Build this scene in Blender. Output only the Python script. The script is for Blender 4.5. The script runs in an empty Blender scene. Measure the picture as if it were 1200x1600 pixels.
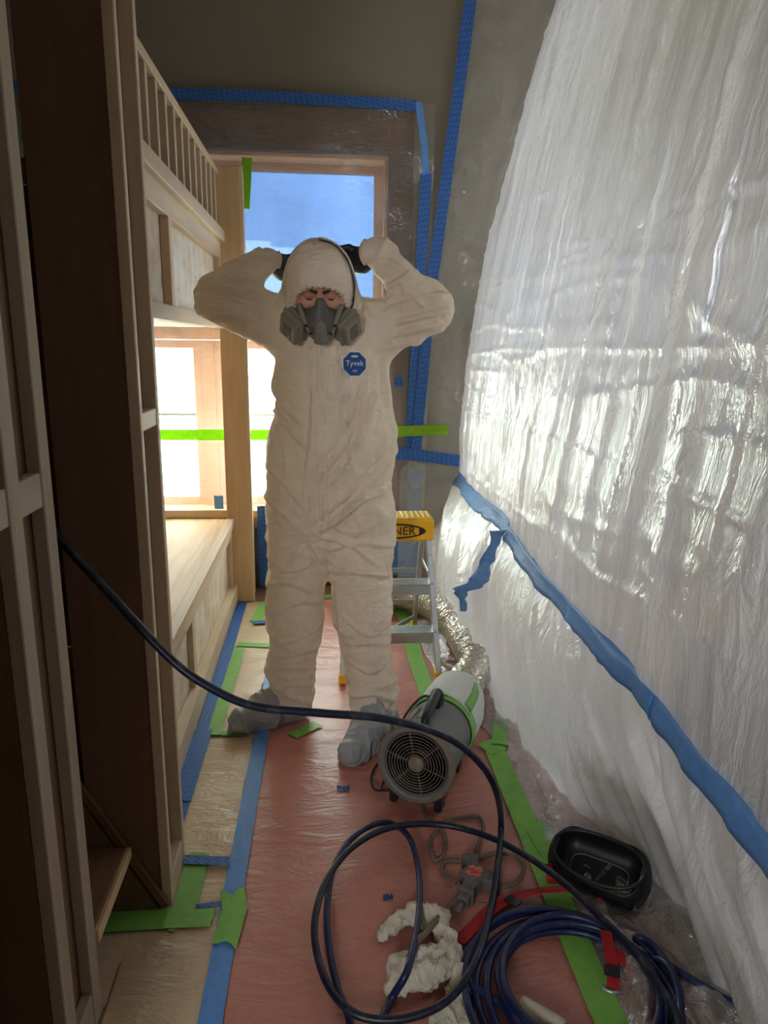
import bpy, bmesh, math, random
import numpy as np
from mathutils import Vector, Matrix, noise
from mathutils.bvhtree import BVHTree

SC = bpy.context.scene
COL = SC.collection
PI = math.pi

# ------------------------------------------------------------------ camera
F_PX = 1109.0                                   # focal length in pixels of the 1200 x 1600 frame
CAM = Vector((-0.02, 0.0, 1.40))
RT = Vector((0.99645, -0.08303, 0.01356))        # camera right, up, forward
UP = Vector((0.00606, 0.23161, 0.97279))
FW = Vector((0.08391, 0.96926, -0.23129))
cam = bpy.data.cameras.new('camera')
cam.sensor_fit = 'HORIZONTAL'
cam.sensor_width = 36.0
cam.lens = 36.0 * F_PX / 1200.0
cam.clip_start = 0.02
camo = bpy.data.objects.new('camera', cam)
COL.objects.link(camo)
camo.matrix_world = Matrix.Translation(CAM) @ Matrix((RT, UP, -FW)).transposed().to_4x4()
SC.camera = camo

# ------------------------------------------------------------------ sky, exposure
SKY = 22.0
world = bpy.data.worlds.new('overcast_sky')
SC.world = world
world.use_nodes = True
wn = world.node_tree
wn.nodes.clear()
_o = wn.nodes.new('ShaderNodeOutputWorld')
_b = wn.nodes.new('ShaderNodeBackground')
_b.inputs['Color'].default_value = (0.93, 0.97, 1.0, 1)
_b.inputs['Strength'].default_value = SKY
wn.links.new(_b.outputs[0], _o.inputs[0])
SC.view_settings.view_transform = 'Standard'
SC.view_settings.look = 'None'
SC.view_settings.gamma = 1
SC.view_settings.use_curve_mapping = False
SC.view_settings.exposure = 0.57


def portal(name, loc, rot, sx, sy):
    l = bpy.data.lights.new(name, 'AREA')
    l.shape = 'RECTANGLE'
    l.size, l.size_y = sx, sy
    l.cycles.is_portal = True
    o = bpy.data.objects.new(name, l)
    COL.objects.link(o)
    o.location = loc
    o.rotation_euler = rot
    return o


portal('daylight_portal_window', (-0.55, 4.30, 1.40), (-PI / 2, 0, 0), 2.0, 1.95)
portal('fill_portal_side', (3.12, 3.1, 1.75), (0, PI / 2, 0), 0.7, 1.1)  # sampling portal of the added side window
portal('fill_portal_rear', (-0.98, -1.92, 1.7), (PI / 2, 0, 0), 0.46, 1.0)  # sampling portal of the added opening behind the camera

# ------------------------------------------------------------------ helpers
_fw, _rt, _up = np.array(FW), np.array(RT), np.array(UP)


def at(px, py, axis, val):
    """point of the plane <axis>=val seen at photograph pixel (px, py)"""
    d = _fw * F_PX + _rt * (px - 600) - _up * (py - 800)
    a = 'xyz'.index(axis)
    c = np.array(CAM)
    t = (val - c[a]) / d[a]
    return Vector(c + d * t)


def nz(x, y, z):
    return noise.noise(Vector((x, y, z)))


def fbm(x, y, z, o=3):
    s, a = 0.0, 1.0
    for i in range(o):
        s += a * noise.noise(Vector((x, y, z)))
        x, y, z, a = x * 2.03 + 7.1, y * 2.03 + 3.3, z * 2.03 + 1.7, a * 0.5
    return s


def setp(o, label=None, cat=None, group=None, kind=None):
    if label: o['label'] = label
    if cat: o['category'] = cat
    if group: o['group'] = group
    if kind: o['kind'] = kind
    return o


def empty(name, loc, label, cat, group=None):
    o = bpy.data.objects.new(name, None)
    o.empty_display_size = 0.05
    COL.objects.link(o)
    o.location = loc
    return setp(o, label, cat, group)


def parent_to(o, p):
    o.parent = p
    if p is not None:
        def world(q):
            m = Matrix.Translation(q.location)
            return m if q.parent is None else world(q.parent) @ q.matrix_parent_inverse @ m
        o.matrix_parent_inverse = world(p).inverted()
    return o


def mesh_obj(name, verts, faces, mat, parent=None, smooth=False, uvs=None):
    me = bpy.data.meshes.new(name)
    me.from_pydata([tuple(v) for v in verts], [], [tuple(f) for f in faces])
    if uvs is not None:
        ul = me.uv_layers.new(name='UVMap')
        li = np.empty(len(me.loops), dtype=np.int32)
        me.loops.foreach_get('vertex_index', li)
        ul.data.foreach_set('uv', np.asarray(uvs, dtype=np.float32)[li].ravel())
    if smooth:
        me.polygons.foreach_set('use_smooth', [True] * len(me.polygons))
    me.materials.append(mat)
    me.update()
    o = bpy.data.objects.new(name, me)
    COL.objects.link(o)
    if parent is not None:
        parent_to(o, parent)
    return o


def bm_obj(name, bm, mat, parent=None, smooth=False):
    me = bpy.data.meshes.new(name)
    bm.to_mesh(me)
    bm.free()
    if smooth:
        me.polygons.foreach_set('use_smooth', [True] * len(me.polygons))
    me.materials.append(mat)
    o = bpy.data.objects.new(name, me)
    COL.objects.link(o)
    if parent is not None:
        parent_to(o, parent)
    return o


def box(name, x0, x1, y0, y1, z0, z1, mat, parent=None, bev=0.002):
    bm = bmesh.new()
    m = Matrix.Translation(((x0 + x1) / 2, (y0 + y1) / 2, (z0 + z1) / 2)) @ Matrix.Diagonal((abs(x1 - x0), abs(y1 - y0), abs(z1 - z0), 1))
    bmesh.ops.create_cube(bm, size=1, matrix=m)
    if bev:
        bmesh.ops.bevel(bm, geom=bm.edges[:], offset=bev, segments=1, affect='EDGES', profile=0.5)
    return bm_obj(name, bm, mat, parent)


def beam(name, a, b, w, h, mat, parent=None, bev=0.0015, upv=(0, 0, 1)):
    """a box of section w x h from a to b; h lies along upv"""
    a, b = Vector(a), Vector(b)
    d = b - a
    L = d.length
    d.normalize()
    u = Vector(upv)
    s = d.cross(u)
    if s.length < 1e-4:
        s = d.cross(Vector((1, 0, 0)))
    s.normalize()
    u = s.cross(d)
    rot = Matrix((s, d, u)).transposed().to_4x4()
    bm = bmesh.new()
    bmesh.ops.create_cube(bm, size=1, matrix=Matrix.Translation((a + b) / 2) @ rot @ Matrix.Diagonal((w, L, h, 1)))
    if bev:
        bmesh.ops.bevel(bm, geom=bm.edges[:], offset=bev, segments=1, affect='EDGES', profile=0.5)
    return bm_obj(name, bm, mat, parent)


def catmull(pts, n=8):
    P = [Vector(p) for p in pts]
    P = [P[0] * 2 - P[1]] + P + [P[-1] * 2 - P[-2]]
    out = []
    for i in range(1, len(P) - 2):
        p0, p1, p2, p3 = P[i - 1:i + 3]
        for k in range(n):
            t = k / n
            out.append(0.5 * ((2 * p1) + (p2 - p0) * t + (2 * p0 - 5 * p1 + 4 * p2 - p3) * t * t + (3 * p1 - p0 - 3 * p2 + p3) * t ** 3))
    out.append(P[-2])
    return out


def tube_geo(path, rad, seg=10, caps=True):
    """rad: number or function of index fraction"""
    V, Fc = [], []
    n = len(path)
    T = [(path[min(i + 1, n - 1)] - path[max(i - 1, 0)]).normalized() for i in range(n)]
    ref = Vector((0, 0, 1))
    if abs(T[0].dot(ref)) > 0.9:
        ref = Vector((1, 0, 0))
    u = (ref - T[0] * ref.dot(T[0])).normalized()
    for i in range(n):
        u = u - T[i] * u.dot(T[i])
        u.normalize()
        w = T[i].cross(u)
        r = rad(i / (n - 1)) if callable(rad) else rad
        for k in range(seg):
            a = 2 * PI * k / seg
            V.append(path[i] + (u * math.cos(a) + w * math.sin(a)) * r)
    for i in range(n - 1):
        for k in range(seg):
            k2 = (k + 1) % seg
            Fc.append((i * seg + k, i * seg + k2, (i + 1) * seg + k2, (i + 1) * seg + k))
    if caps:
        Fc.append(tuple(range(seg - 1, -1, -1)))
        Fc.append(tuple((n - 1) * seg + k for k in range(seg)))
    return V, Fc


def tube(name, path, rad, mat, parent=None, seg=10, caps=True):
    V, Fc = tube_geo(path, rad, seg, caps)
    return mesh_obj(name, V, Fc, mat, parent, smooth=True)


def lathe(name, prof, mat, parent=None, seg=40, M=None, close=False):
    """prof: list of (radius, height) along local z; M places it"""
    V, Fc = [], []
    for r, h in prof:
        for k in range(seg):
            a = 2 * PI * k / seg
            V.append(Vector((r * math.cos(a), r * math.sin(a), h)))
    n = len(prof)
    for i in range(n - 1 if not close else n):
        j = (i + 1) % n
        for k in range(seg):
            k2 = (k + 1) % seg
            Fc.append((i * seg + k, i * seg + k2, j * seg + k2, j * seg + k))
    if M is not None:
        V = [M @ v for v in V]
    return mesh_obj(name, V, Fc, mat, parent, smooth=True)


def frame_to(a, b, upv=(0, 0, 1)):
    """matrix whose local z runs a->b, local y near upv"""
    a, b = Vector(a), Vector(b)
    z = (b - a).normalized()
    y = Vector(upv) - z * z.dot(Vector(upv))
    y.normalize()
    x = y.cross(z)
    return Matrix.Translation(a) @ Matrix((x, y, z)).transposed().to_4x4()


def strip(name, pts, width, mat, parent=None, normal=(0, 0, 1), th=0.0012, jag=0.004, sub=None, wob=0.0, seed=0):
    """a length of tape: centre line pts, lying on a surface whose normal is given; torn ends"""
    rnd = random.Random(seed + len(pts) * 7)
    P = [Vector(p) for p in pts]
    if sub:
        P = catmull(P, sub)
    N = Vector(normal).normalized()
    V, UV, Fc = [], [], []
    L = 0.0
    cols = 5
    for i, p in enumerate(P):
        t = (P[min(i + 1, len(P) - 1)] - P[max(i - 1, 0)]).normalized()
        s = N.cross(t).normalized()
        if i: L += (p - P[i - 1]).length
        for c in range(cols):
            f = c / (cols - 1) - 0.5
            q = p + s * width * f + N * (th + wob * (0.5 + 0.5 * nz(p.x * 23, p.y * 23 + f * 2, p.z * 23 + seed)))
            if i in (0, len(P) - 1):
                q = q + t * rnd.uniform(-jag, jag)
            V.append(q)
            UV.append((L, f * width))
    n = len(P)
    m = len(V)
    for i in range(n - 1):
        for c in range(cols - 1):
            a = i * cols + c
            Fc.append((a, a + cols, a + cols + 1, a + 1))
    # underside and rim
    for v, q in zip(V[:m], UV[:m]):
        V.append(v - N * th)
        UV.append(q)
    for f in list(Fc):
        Fc.append(tuple(m + k for k in reversed(f)))
    rim = [i * cols for i in range(n)] + [(n - 1) * cols + c for c in range(1, cols)] + [i * cols + cols - 1 for i in range(n - 2, -1, -1)] + [c for c in range(cols - 2, 0, -1)]
    for a, b in zip(rim, rim[1:] + rim[:1]):
        Fc.append((b, a, m + a, m + b))
    return mesh_obj(name, V, Fc, mat, parent, smooth=False, uvs=UV)


def text_geo(body, size):
    cu = bpy.data.curves.new('lettering', 'FONT')
    cu.body = body
    cu.size = size
    cu.align_x = 'CENTER'
    cu.align_y = 'CENTER'
    cu.extrude = 0.0
    cu.resolution_u = 3
    o = bpy.data.objects.new('lettering', cu)
    COL.objects.link(o)
    dg = bpy.context.evaluated_depsgraph_get()
    me = bpy.data.meshes.new_from_object(o.evaluated_get(dg))
    V = [v.co.copy() for v in me.vertices]
    Fc = [tuple(p.vertices) for p in me.polygons]
    bpy.data.objects.remove(o)
    bpy.data.curves.remove(cu)
    bpy.data.meshes.remove(me)
    return V, Fc


# ------------------------------------------------------------------ materials
def srgb(r, g, b):
    f = lambda c: ((c / 255) / 12.92 if c / 255 <= 0.04045 else ((c / 255 + 0.055) / 1.055) ** 2.4)
    return (f(r), f(g), f(b), 1)


class NT:
    def __init__(s, name):
        s.m = bpy.data.materials.new(name)
        s.m.use_nodes = True
        s.t = s.m.node_tree
        s.t.nodes.clear()
        s.out = s.n('ShaderNodeOutputMaterial')

    def n(s, t, **kw):
        d = s.t.nodes.new(t)
        for k, v in kw.items():
            if hasattr(d, k) and not (k in d.inputs):
                setattr(d, k, v)
            else:
                d.inputs[k].default_value = v
        return d

    def l(s, a, b):
        s.t.links.new(a, b)

    def coord(s, scale=(1, 1, 1), rot=(0, 0, 0), kind='Object'):
        tc = s.n('ShaderNodeTexCoord')
        mp = s.n('ShaderNodeMapping')
        mp.inputs['Scale'].default_value = scale
        mp.inputs['Rotation'].default_value = rot
        s.l(tc.outputs[kind], mp.inputs[0])
        return mp.outputs[0]

    def noise(s, vec, scale, detail=4, rough=0.55, dist=0.0):
        d = s.n('ShaderNodeTexNoise')
        d.inputs['Scale'].default_value = scale
        d.inputs['Detail'].default_value = detail
        d.inputs['Roughness'].default_value = rough
        d.inputs['Distortion'].default_value = dist
        s.l(vec, d.inputs['Vector'])
        return d.outputs['Fac']

    def ramp(s, fac, stops):
        d = s.n('ShaderNodeValToRGB')
        e = d.color_ramp.elements
        while len(e) < len(stops): e.new(0.5)
        for k, (p, c) in zip(e, stops):
            k.position = p
            k.color = c if len(c) == 4 else (*c, 1)
        s.l(fac, d.inputs[0])
        return d.outputs[0]

    def bump(s, h, strength=0.3, dist=0.01, prev=None):
        d = s.n('ShaderNodeBump')
        d.inputs['Strength'].default_value = strength
        d.inputs['Distance'].default_value = dist
        s.l(h, d.inputs['Height'])
        if prev is not None: s.l(prev, d.inputs['Normal'])
        return d.outputs[0]

    def math(s, op, a, b=None, c=None):
        d = s.n('ShaderNodeMath')
        d.operation = op
        for i, v in enumerate((a, b, c)):
            if v is None: continue
            if isinstance(v, (int, float)): d.inputs[i].default_value = v
            else: s.l(v, d.inputs[i])
        return d.outputs[0]

    def mixc(s, fac, a, b):
        d = s.n('ShaderNodeMix')
        d.data_type = 'RGBA'
        if isinstance(fac, (int, float)): d.inputs[0].default_value = fac
        else: s.l(fac, d.inputs[0])
        for i, v in ((6, a), (7, b)):
            if isinstance(v, tuple): d.inputs[i].default_value = v
            else: s.l(v, d.inputs[i])
        return d.outputs[2]

    def mixs(s, fac, a, b):
        d = s.n('ShaderNodeMixShader')
        if isinstance(fac, (int, float)): d.inputs[0].default_value = fac
        else: s.l(fac, d.inputs[0])
        s.l(a, d.inputs[1])
        s.l(b, d.inputs[2])
        return d.outputs[0]

    def pbr(s, col, rough=0.6, metal=0.0, normal=None, spec=0.5, **kw):
        d = s.n('ShaderNodeBsdfPrincipled')
        for key, v in (('Base Color', col), ('Roughness', rough), ('Metallic', metal), ('Specular IOR Level', spec), *kw.items()):
            if isinstance(v, (int, float, tuple)): d.inputs[key].default_value = v
            else: s.l(v, d.inputs[key])
        if normal is not None: s.l(normal, d.inputs['Normal'])
        return d.outputs[0]

    def done(s, sh):
        s.l(sh, s.out.inputs[0])
        return s.m


def m_plain(name, col, rough=0.6, metal=0.0, var=0.12, vs=30, bump=0.0, bs=60, spec=0.5):
    t = NT(name)
    v = t.coord()
    f = t.noise(v, vs, 5)
    lo = tuple(max(0, c * (1 - var)) for c in col[:3]) + (1,)
    hi = tuple(min(1, c * (1 + var)) for c in col[:3]) + (1,)
    c = t.ramp(f, [(0.3, lo), (0.7, hi)])
    nm = t.bump(t.noise(v, bs, 4), bump, 0.004) if bump else None
    return t.done(t.pbr(c, rough, metal, nm, spec))


def m_wood(name, light, dark, axis='z', rough=0.55, grain=1.0, blotch=None):
    t = NT(name)
    sc = {'z': (16, 16, 1.2), 'y': (16, 1.2, 16), 'x': (1.2, 16, 16)}[axis]
    v = t.coord(sc)
    g = t.noise(v, 1.6 * grain, 6, 0.6, 1.2)
    v2 = t.coord(tuple(a * 0.14 for a in sc))
    w = t.n('ShaderNodeTexWave', wave_type='RINGS', Scale=1.1, Distortion=6.0, Detail=3.0)
    w.inputs['Detail Scale'].default_value = 1.0
    t.l(v2, w.inputs['Vector'])
    k = t.math('ADD', t.math('MULTIPLY', g, 0.65), t.math('MULTIPLY', w.outputs['Fac'], 0.35))
    c = t.ramp(k, [(0.22, dark), (0.5, tuple((a + b) / 2 for a, b in zip(light, dark))), (0.78, light)])
    if blotch:
        b = t.noise(t.coord((2.5, 2.5, 5)), 2.4, 6, 0.65, 0.6)
        f = t.ramp(b, [(0.42, (0, 0, 0, 1)), (0.62, (1, 1, 1, 1))])
        c = t.mixc(t.math('MULTIPLY', f, 0.75), c, blotch)
    nm = t.bump(g, 0.12, 0.002)
    return t.done(t.pbr(c, rough, 0, nm, 0.3))


BIRCH_L, BIRCH_D = srgb(222, 190, 148), srgb(186, 146, 104)
M_birch = m_wood('birch_plywood', BIRCH_L, BIRCH_D)
M_birch_y = m_wood('birch_plywood_lengthwise', BIRCH_L, BIRCH_D, 'y')
M_birch_x = m_wood('birch_plywood_crosswise', BIRCH_L, BIRCH_D, 'x')
M_maple = m_wood('maple_solid', srgb(222, 202, 174), srgb(196, 172, 142))
M_maple_y = m_wood('maple_solid_lengthwise', srgb(222, 202, 174), srgb(196, 172, 142), 'y')
M_dusty = m_wood('dusty_birch_panel', srgb(226, 212, 190), srgb(206, 182, 150), 'z', blotch=srgb(232, 228, 222))
M_tower = m_wood('birch_shade_toned', srgb(126, 100, 78), srgb(100, 76, 56), 'z')  # tower woods: birch darkened to stand in for shade
M_tower_x = m_wood('birch_shade_toned_crosswise', srgb(132, 98, 70), srgb(104, 74, 50), 'x')
M_tower_y = m_wood('birch_shade_toned_lengthwise', srgb(140, 104, 74), srgb(110, 78, 52), 'y')
M_cab = m_wood('dusty_maple_shade_toned', srgb(184, 170, 152), srgb(160, 144, 124))  # dusty maple, its tone also dimmed to imitate shade at this end
M_cab_y = m_wood('dusty_maple_shade_toned_lengthwise', srgb(184, 170, 152), srgb(160, 144, 124), 'y')
M_casing = m_wood('walnut_casing', srgb(124, 80, 48), srgb(78, 46, 26), 'x', 0.45)
M_casing_z = m_wood('walnut_casing_upright', srgb(132, 86, 52), srgb(84, 50, 28), 'z', 0.45)
M_jamb = m_wood('fir_jamb', srgb(232, 184, 120), srgb(200, 148, 88), 'x', 0.5)
M_sash = m_wood('fir_sash', srgb(206, 138, 82), srgb(176, 108, 60), 'z', 0.5)
M_wall = m_plain('beige_wall_paint', srgb(138, 128, 112), 0.85, var=0.03, vs=3, bump=0.15, bs=120, spec=0.2)
M_ceil = m_plain('ceiling_paint', srgb(180, 172, 158), 0.9, var=0.03, vs=3)
M_sub = m_plain('floorboard', srgb(140, 110, 84), 0.7, var=0.1, vs=6)


def m_paper(name, col, amt=0.5):
    t = NT(name)
    v = t.coord()
    a = t.noise(v, 3.0, 6, 0.6, 0.4)
    b = t.noise(v, 26, 5, 0.6)
    c = t.ramp(t.math('ADD', t.math('MULTIPLY', a, 0.6), t.math('MULTIPLY', b, 0.4)),
               [(0.3, tuple(x * 0.84 for x in col[:3]) + (1,)), (0.7, tuple(min(1, x * 1.1) for x in col[:3]) + (1,))])
    sp = t.noise(v, 120, 2)
    c = t.mixc(t.ramp(sp, [(0.74, (0, 0, 0, 1)), (0.78, (1, 1, 1, 1))]), c, tuple(min(1, x * 1.5 + 0.05) for x in col[:3]) + (1,))
    n1 = t.bump(t.noise(t.coord((0.7, 1.6, 1)), 7, 5, 0.6, 0.8), amt, 0.014)
    n2 = t.bump(t.noise(v, 60, 3), 0.15, 0.002, n1)
    return t.done(t.pbr(c, 0.40, 0, n2, 0.6))


M_red = m_paper('red_rosin_paper', srgb(192, 126, 112), 0.7)
M_kraft = m_paper('brown_kraft_paper', srgb(212, 184, 150), 0.7)


def m_tape(name, col, print_amt, tr=0.0):
    t = NT(name)
    u = t.coord((1, 1, 1), (0, 0, 0.62), 'UV')
    sep = t.n('ShaderNodeSeparateXYZ')
    t.l(u, sep.inputs[0])
    fx = t.math('FRACT', t.math('MULTIPLY', sep.outputs[0], 24.0))
    row = t.math('MULTIPLY', sep.outputs[1], 78.0)
    fy = t.math('FRACT', row)
    fx2 = t.math('FRACT', t.math('ADD', fx, t.math('MULTIPLY', t.math('FLOOR', row), 0.37)))
    dash = t.math('MULTIPLY', t.math('LESS_THAN', fx2, 0.55), t.math('LESS_THAN', fy, 0.34))
    g = t.noise(t.coord(), 40, 4)
    c0 = t.ramp(g, [(0.3, tuple(x * 0.9 for x in col[:3]) + (1,)), (0.7, tuple(min(1, x * 1.08) for x in col[:3]) + (1,))])
    c = t.mixc(t.math('MULTIPLY', dash, print_amt), c0, tuple(x * 0.3 for x in col[:3]) + (1,)) if print_amt else c0
    nm = t.bump(t.noise(t.coord(), 150, 3), 0.2, 0.002)
    sh = t.pbr(c, 0.5, 0, nm, 0.4)
    if tr:
        d = t.n('ShaderNodeBsdfTranslucent')
        t.l(c, d.inputs[0])
        sh = t.mixs(tr, sh, d.outputs[0])
    return t.done(sh)


M_blue = m_tape('blue_masking_tape_printed', srgb(56, 108, 182), 0.85)
M_blue_pl = m_tape('blue_masking_tape', srgb(96, 148, 214), 0.0)
M_blue_cur = m_tape('blue_masking_tape_pale', srgb(120, 164, 218), 0.22, 0.25)
M_green = m_tape('green_masking_tape', srgb(126, 184, 80), 0.0)
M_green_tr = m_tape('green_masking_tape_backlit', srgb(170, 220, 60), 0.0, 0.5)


def m_film(name, transp, transl, diff, gloss, col=(0.92, 0.93, 0.93, 1), rough=0.18, b1=(9, 0.5), b2=(45, 0.35), stretch=(1, 1, 1), clump=0.0, tint=(0.97, 0.98, 0.98, 1), streak=None):
    t = NT(name)
    v = t.coord(stretch)
    vo = t.coord()
    h1 = t.noise(v, b1[0], 5, 0.62, 1.3)
    n1 = t.bump(h1, b1[1], 0.03)
    n2 = t.bump(t.noise(v, b2[0], 4, 0.6, 0.8), b2[1], 0.006, n1)
    tr = t.n('ShaderNodeBsdfTransparent')
    tr.inputs[0].default_value = tint
    tl = t.n('ShaderNodeBsdfTranslucent')
    tl.inputs[0].default_value = col
    df = t.n('ShaderNodeBsdfDiffuse')
    df.inputs[0].default_value = col
    gl = t.n('ShaderNodeBsdfGlossy')
    gl.inputs['Roughness'].default_value = rough
    gl.inputs[0].default_value = (1, 1, 1, 1)
    for d in (tl, df, gl): t.l(n2, d.inputs['Normal'])
    tot = transl + diff
    body = t.mixs(diff / tot, tl.outputs[0], df.outputs[0])
    fac = tot / (tot + transp)
    if clump:
        k = t.noise(t.coord(streak) if streak else vo, 3.0, 5, 0.6, 0.8)
        facn = t.math('ADD', fac, t.math('MULTIPLY', t.math('SUBTRACT', k, 0.5), clump))
        facn = t.math('MINIMUM', t.math('MAXIMUM', facn, 0.02), 0.98)
    else:
        facn = fac
    base = t.mixs(facn, tr.outputs[0], body)
    lw = t.n('ShaderNodeLayerWeight')
    lw.inputs['Blend'].default_value = 0.35
    t.l(n2, lw.inputs['Normal'])
    gf = t.math('MINIMUM', t.math('ADD', t.math('MULTIPLY', lw.outputs['Fresnel'], gloss * 3.0), gloss), 0.75)
    return t.done(t.mixs(gf, base, gl.outputs[0]))


M_film_win = m_film('clear_plastic_film', 0.79, 0.09, 0.06, 0.11, b1=(4, 0.5), b2=(30, 0.3), stretch=(1, 1, 1.6), clump=0.22)
M_film_wall = m_film('wall_plastic_film', 0.62, 0.10, 0.20, 0.06, col=(0.75, 0.73, 0.68, 1), b1=(5, 0.6), b2=(30, 0.4), clump=0.15)
M_film_cur = m_film('milky_plastic_sheet', 0.27, 0.46, 0.22, 0.075, rough=0.20, b1=(6, 0.8), b2=(17, 0.6), stretch=(1, 2.2, 0.6), clump=0.75, streak=(1, 3.2, 0.35))
M_film_low = m_film('milky_plastic_sheet_lower', 0.12, 0.36, 0.46, 0.05, rough=0.28, b1=(5, 0.5), b2=(12, 0.3), stretch=(1, 2.0, 1.2), clump=0.35, streak=(1, 2.5, 0.9))
M_film_floor = m_film('crumpled_plastic_film', 0.66, 0.10, 0.10, 0.24, rough=0.12, b1=(9, 0.9), b2=(40, 0.5), clump=0.2)


def grid_sheet(name, f, nu, nv, mat, parent=None, flip=False):
    V = [f(i / (nu - 1), j / (nv - 1)) for j in range(nv) for i in range(nu)]
    Fc = []
    for j in range(nv - 1):
        for i in range(nu - 1):
            a = j * nu + i
            q = (a, a + 1, a + nu + 1, a + nu)
            Fc.append(q[::-1] if flip else q)
    UV = [(i / (nu - 1), j / (nv - 1)) for j in range(nv) for i in range(nu)]
    return mesh_obj(name, V, Fc, mat, parent, smooth=True, uvs=UV)

# ------------------------------------------------------------------ room shell
YB, XL, XR, YF, ZC = 4.0, -1.55, 3.0, -1.8, 3.25
WX0, WX1, WZ0, WZ1 = -1.46, 0.325, 0.46, 2.345      # window opening
SY0, SY1, SZ0, SZ1 = 2.55, 3.65, 1.4, 2.1            # fill window added behind the plastic curtain


def struct(o):
    o['kind'] = 'structure'
    return o


struct(box('floor', XL - .1, XR + .1, YF - .1, YB + .3, -0.1, 0, M_sub, bev=0))
struct(box('ceiling', XL - .1, XR + .1, YF - .1, YB + .3, ZC, ZC + .1, M_ceil, bev=0))


def holed_wall(name, ax, p0, p1, u0, u1, z0, z1, hu0, hu1, hz0, hz1, mat):
    """a wall slab between p0 and p1 on axis ax with one rectangular opening, as one mesh"""
    bm = bmesh.new()
    for (a, b, c, d) in ((u0, hu0, z0, z1), (hu1, u1, z0, z1), (hu0, hu1, z0, hz0), (hu0, hu1, hz1, z1)):
        if ax == 'y': lo, hi = (a, p0, c), (b, p1, d)
        else: lo, hi = (p0, a, c), (p1, b, d)
        m = Matrix.Translation([(x + y) / 2 for x, y in zip(lo, hi)]) @ Matrix.Diagonal([y - x for x, y in zip(lo, hi)] + [1])
        bmesh.ops.create_cube(bm, size=1, matrix=m)
    return struct(bm_obj(name, bm, mat))


holed_wall('wall_back', 'y', YB, YB + .2, XL - .1, XR + .1, 0, ZC, WX0, WX1, WZ0, WZ1, M_wall)
struct(box('wall_left', XL - .1, XL, YF, YB, 0, ZC, M_wall, bev=0))
holed_wall('wall_front', 'y', YF - .1, YF, XL - .1, XR + .1, 0, ZC, -1.21, -0.75, 1.2, 2.2, M_wall)  # opening behind the camera is added, to light the worker's front
holed_wall('wall_right', 'x', XR, XR + .1, YF, YB, 0, ZC, SY0, SY1, SZ0, SZ1, M_wall)

# window: casing, jambs, sashes, panes


def m_pane(name, tint, haze, hcol):
    t = NT(name)
    tr = t.n('ShaderNodeBsdfTransparent')
    k = t.noise(t.coord((1, 1, 0.5)), 2.2, 3)
    c = t.ramp(k, [(0.35, tuple(x * 0.9 for x in tint[:3]) + (1,)), (0.65, tint)])
    t.l(c, tr.inputs[0])
    tl = t.n('ShaderNodeBsdfTranslucent')
    tl.inputs[0].default_value = hcol
    gl = t.n('ShaderNodeBsdfGlossy')
    gl.inputs['Roughness'].default_value = 0.05
    s = t.mixs(haze, tr.outputs[0], tl.outputs[0])
    return t.done(t.mixs(0.04, s, gl.outputs[0]))


M_pane_blue = m_pane('blue_protective_film_on_glass', (0.152, 0.196, 0.256, 1), 0.10, (0.07, 0.10, 0.145, 1))
M_pane_lblue = m_pane('doubled_film_on_glass', (0.80, 0.88, 0.97, 1), 0.05, (0.10, 0.14, 0.2, 1))
M_pane_pale = m_pane('frosted_glass', (0.70, 0.73, 0.70, 1), 0.2, (0.7, 0.74, 0.68, 1))

win = empty('window_1', (0, YB, WZ0), 'wide wooden window in the back wall behind bunk and worker', 'window')
win['kind'] = 'structure'
box('head_casing', WX0 - .04, 0.455, 3.968, 3.999, WZ1, 2.555, M_casing, win, 0.003)
box('side_casing', WX1, 0.455, 3.966, 3.999, WZ0 - .1, WZ1 - .001, M_casing_z, win, 0.003)
box('apron', WX0 - .04, WX1 - .001, 3.968, 3.999, WZ0 - .1, WZ0 - .03, M_jamb, win, 0.003)
box('sill', WX0 + .001, WX1 - .001, 3.95, 4.2, WZ0 - .029, WZ0 + .01, M_jamb, win, 0.004)
box('head_jamb', WX0, WX1, 4.0, 4.2, WZ1 - .02, WZ1, M_jamb, win)
box('side_jamb', WX1 - .02, WX1, 4.0, 4.2, WZ0 + .011, WZ1 - .021, M_jamb, win)
box('side_jamb', WX0, WX0 + .02, 4.0, 4.2, WZ0 + .011, WZ1 - .021, M_jamb, win)
MZ = 1.44
box('transom_bar', WX0 + .02, WX1 - .02, 4.10, 4.16, MZ - .035, MZ + .035, M_sash, win)
for xm in (-0.66,):
    box('mullion', xm - .035, xm + .035, 4.10, 4.16, WZ0 + .011, MZ - .036, M_sash, win)
    box('mullion', xm - .02, xm + .02, 4.10, 4.16, MZ + .036, WZ1 - .021, M_sash, win)


def sash(x0, x1, z0, z1, w, mat_pane, mat_bar=None):
    p = box('pane', x0 + w, x1 - w, 4.128, 4.132, z0 + w, z1 - w, mat_pane, win, 0)
    for a in ((x0, x0 + w, z0, z1), (x1 - w, x1, z0, z1), (x0 + w, x1 - w, z0, z0 + w), (x0 + w, x1 - w, z1 - w, z1)):
        box('sash_bar', a[0], a[1], 4.112, 4.148, a[2], a[3], mat_bar or M_sash, win)
    return p


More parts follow.
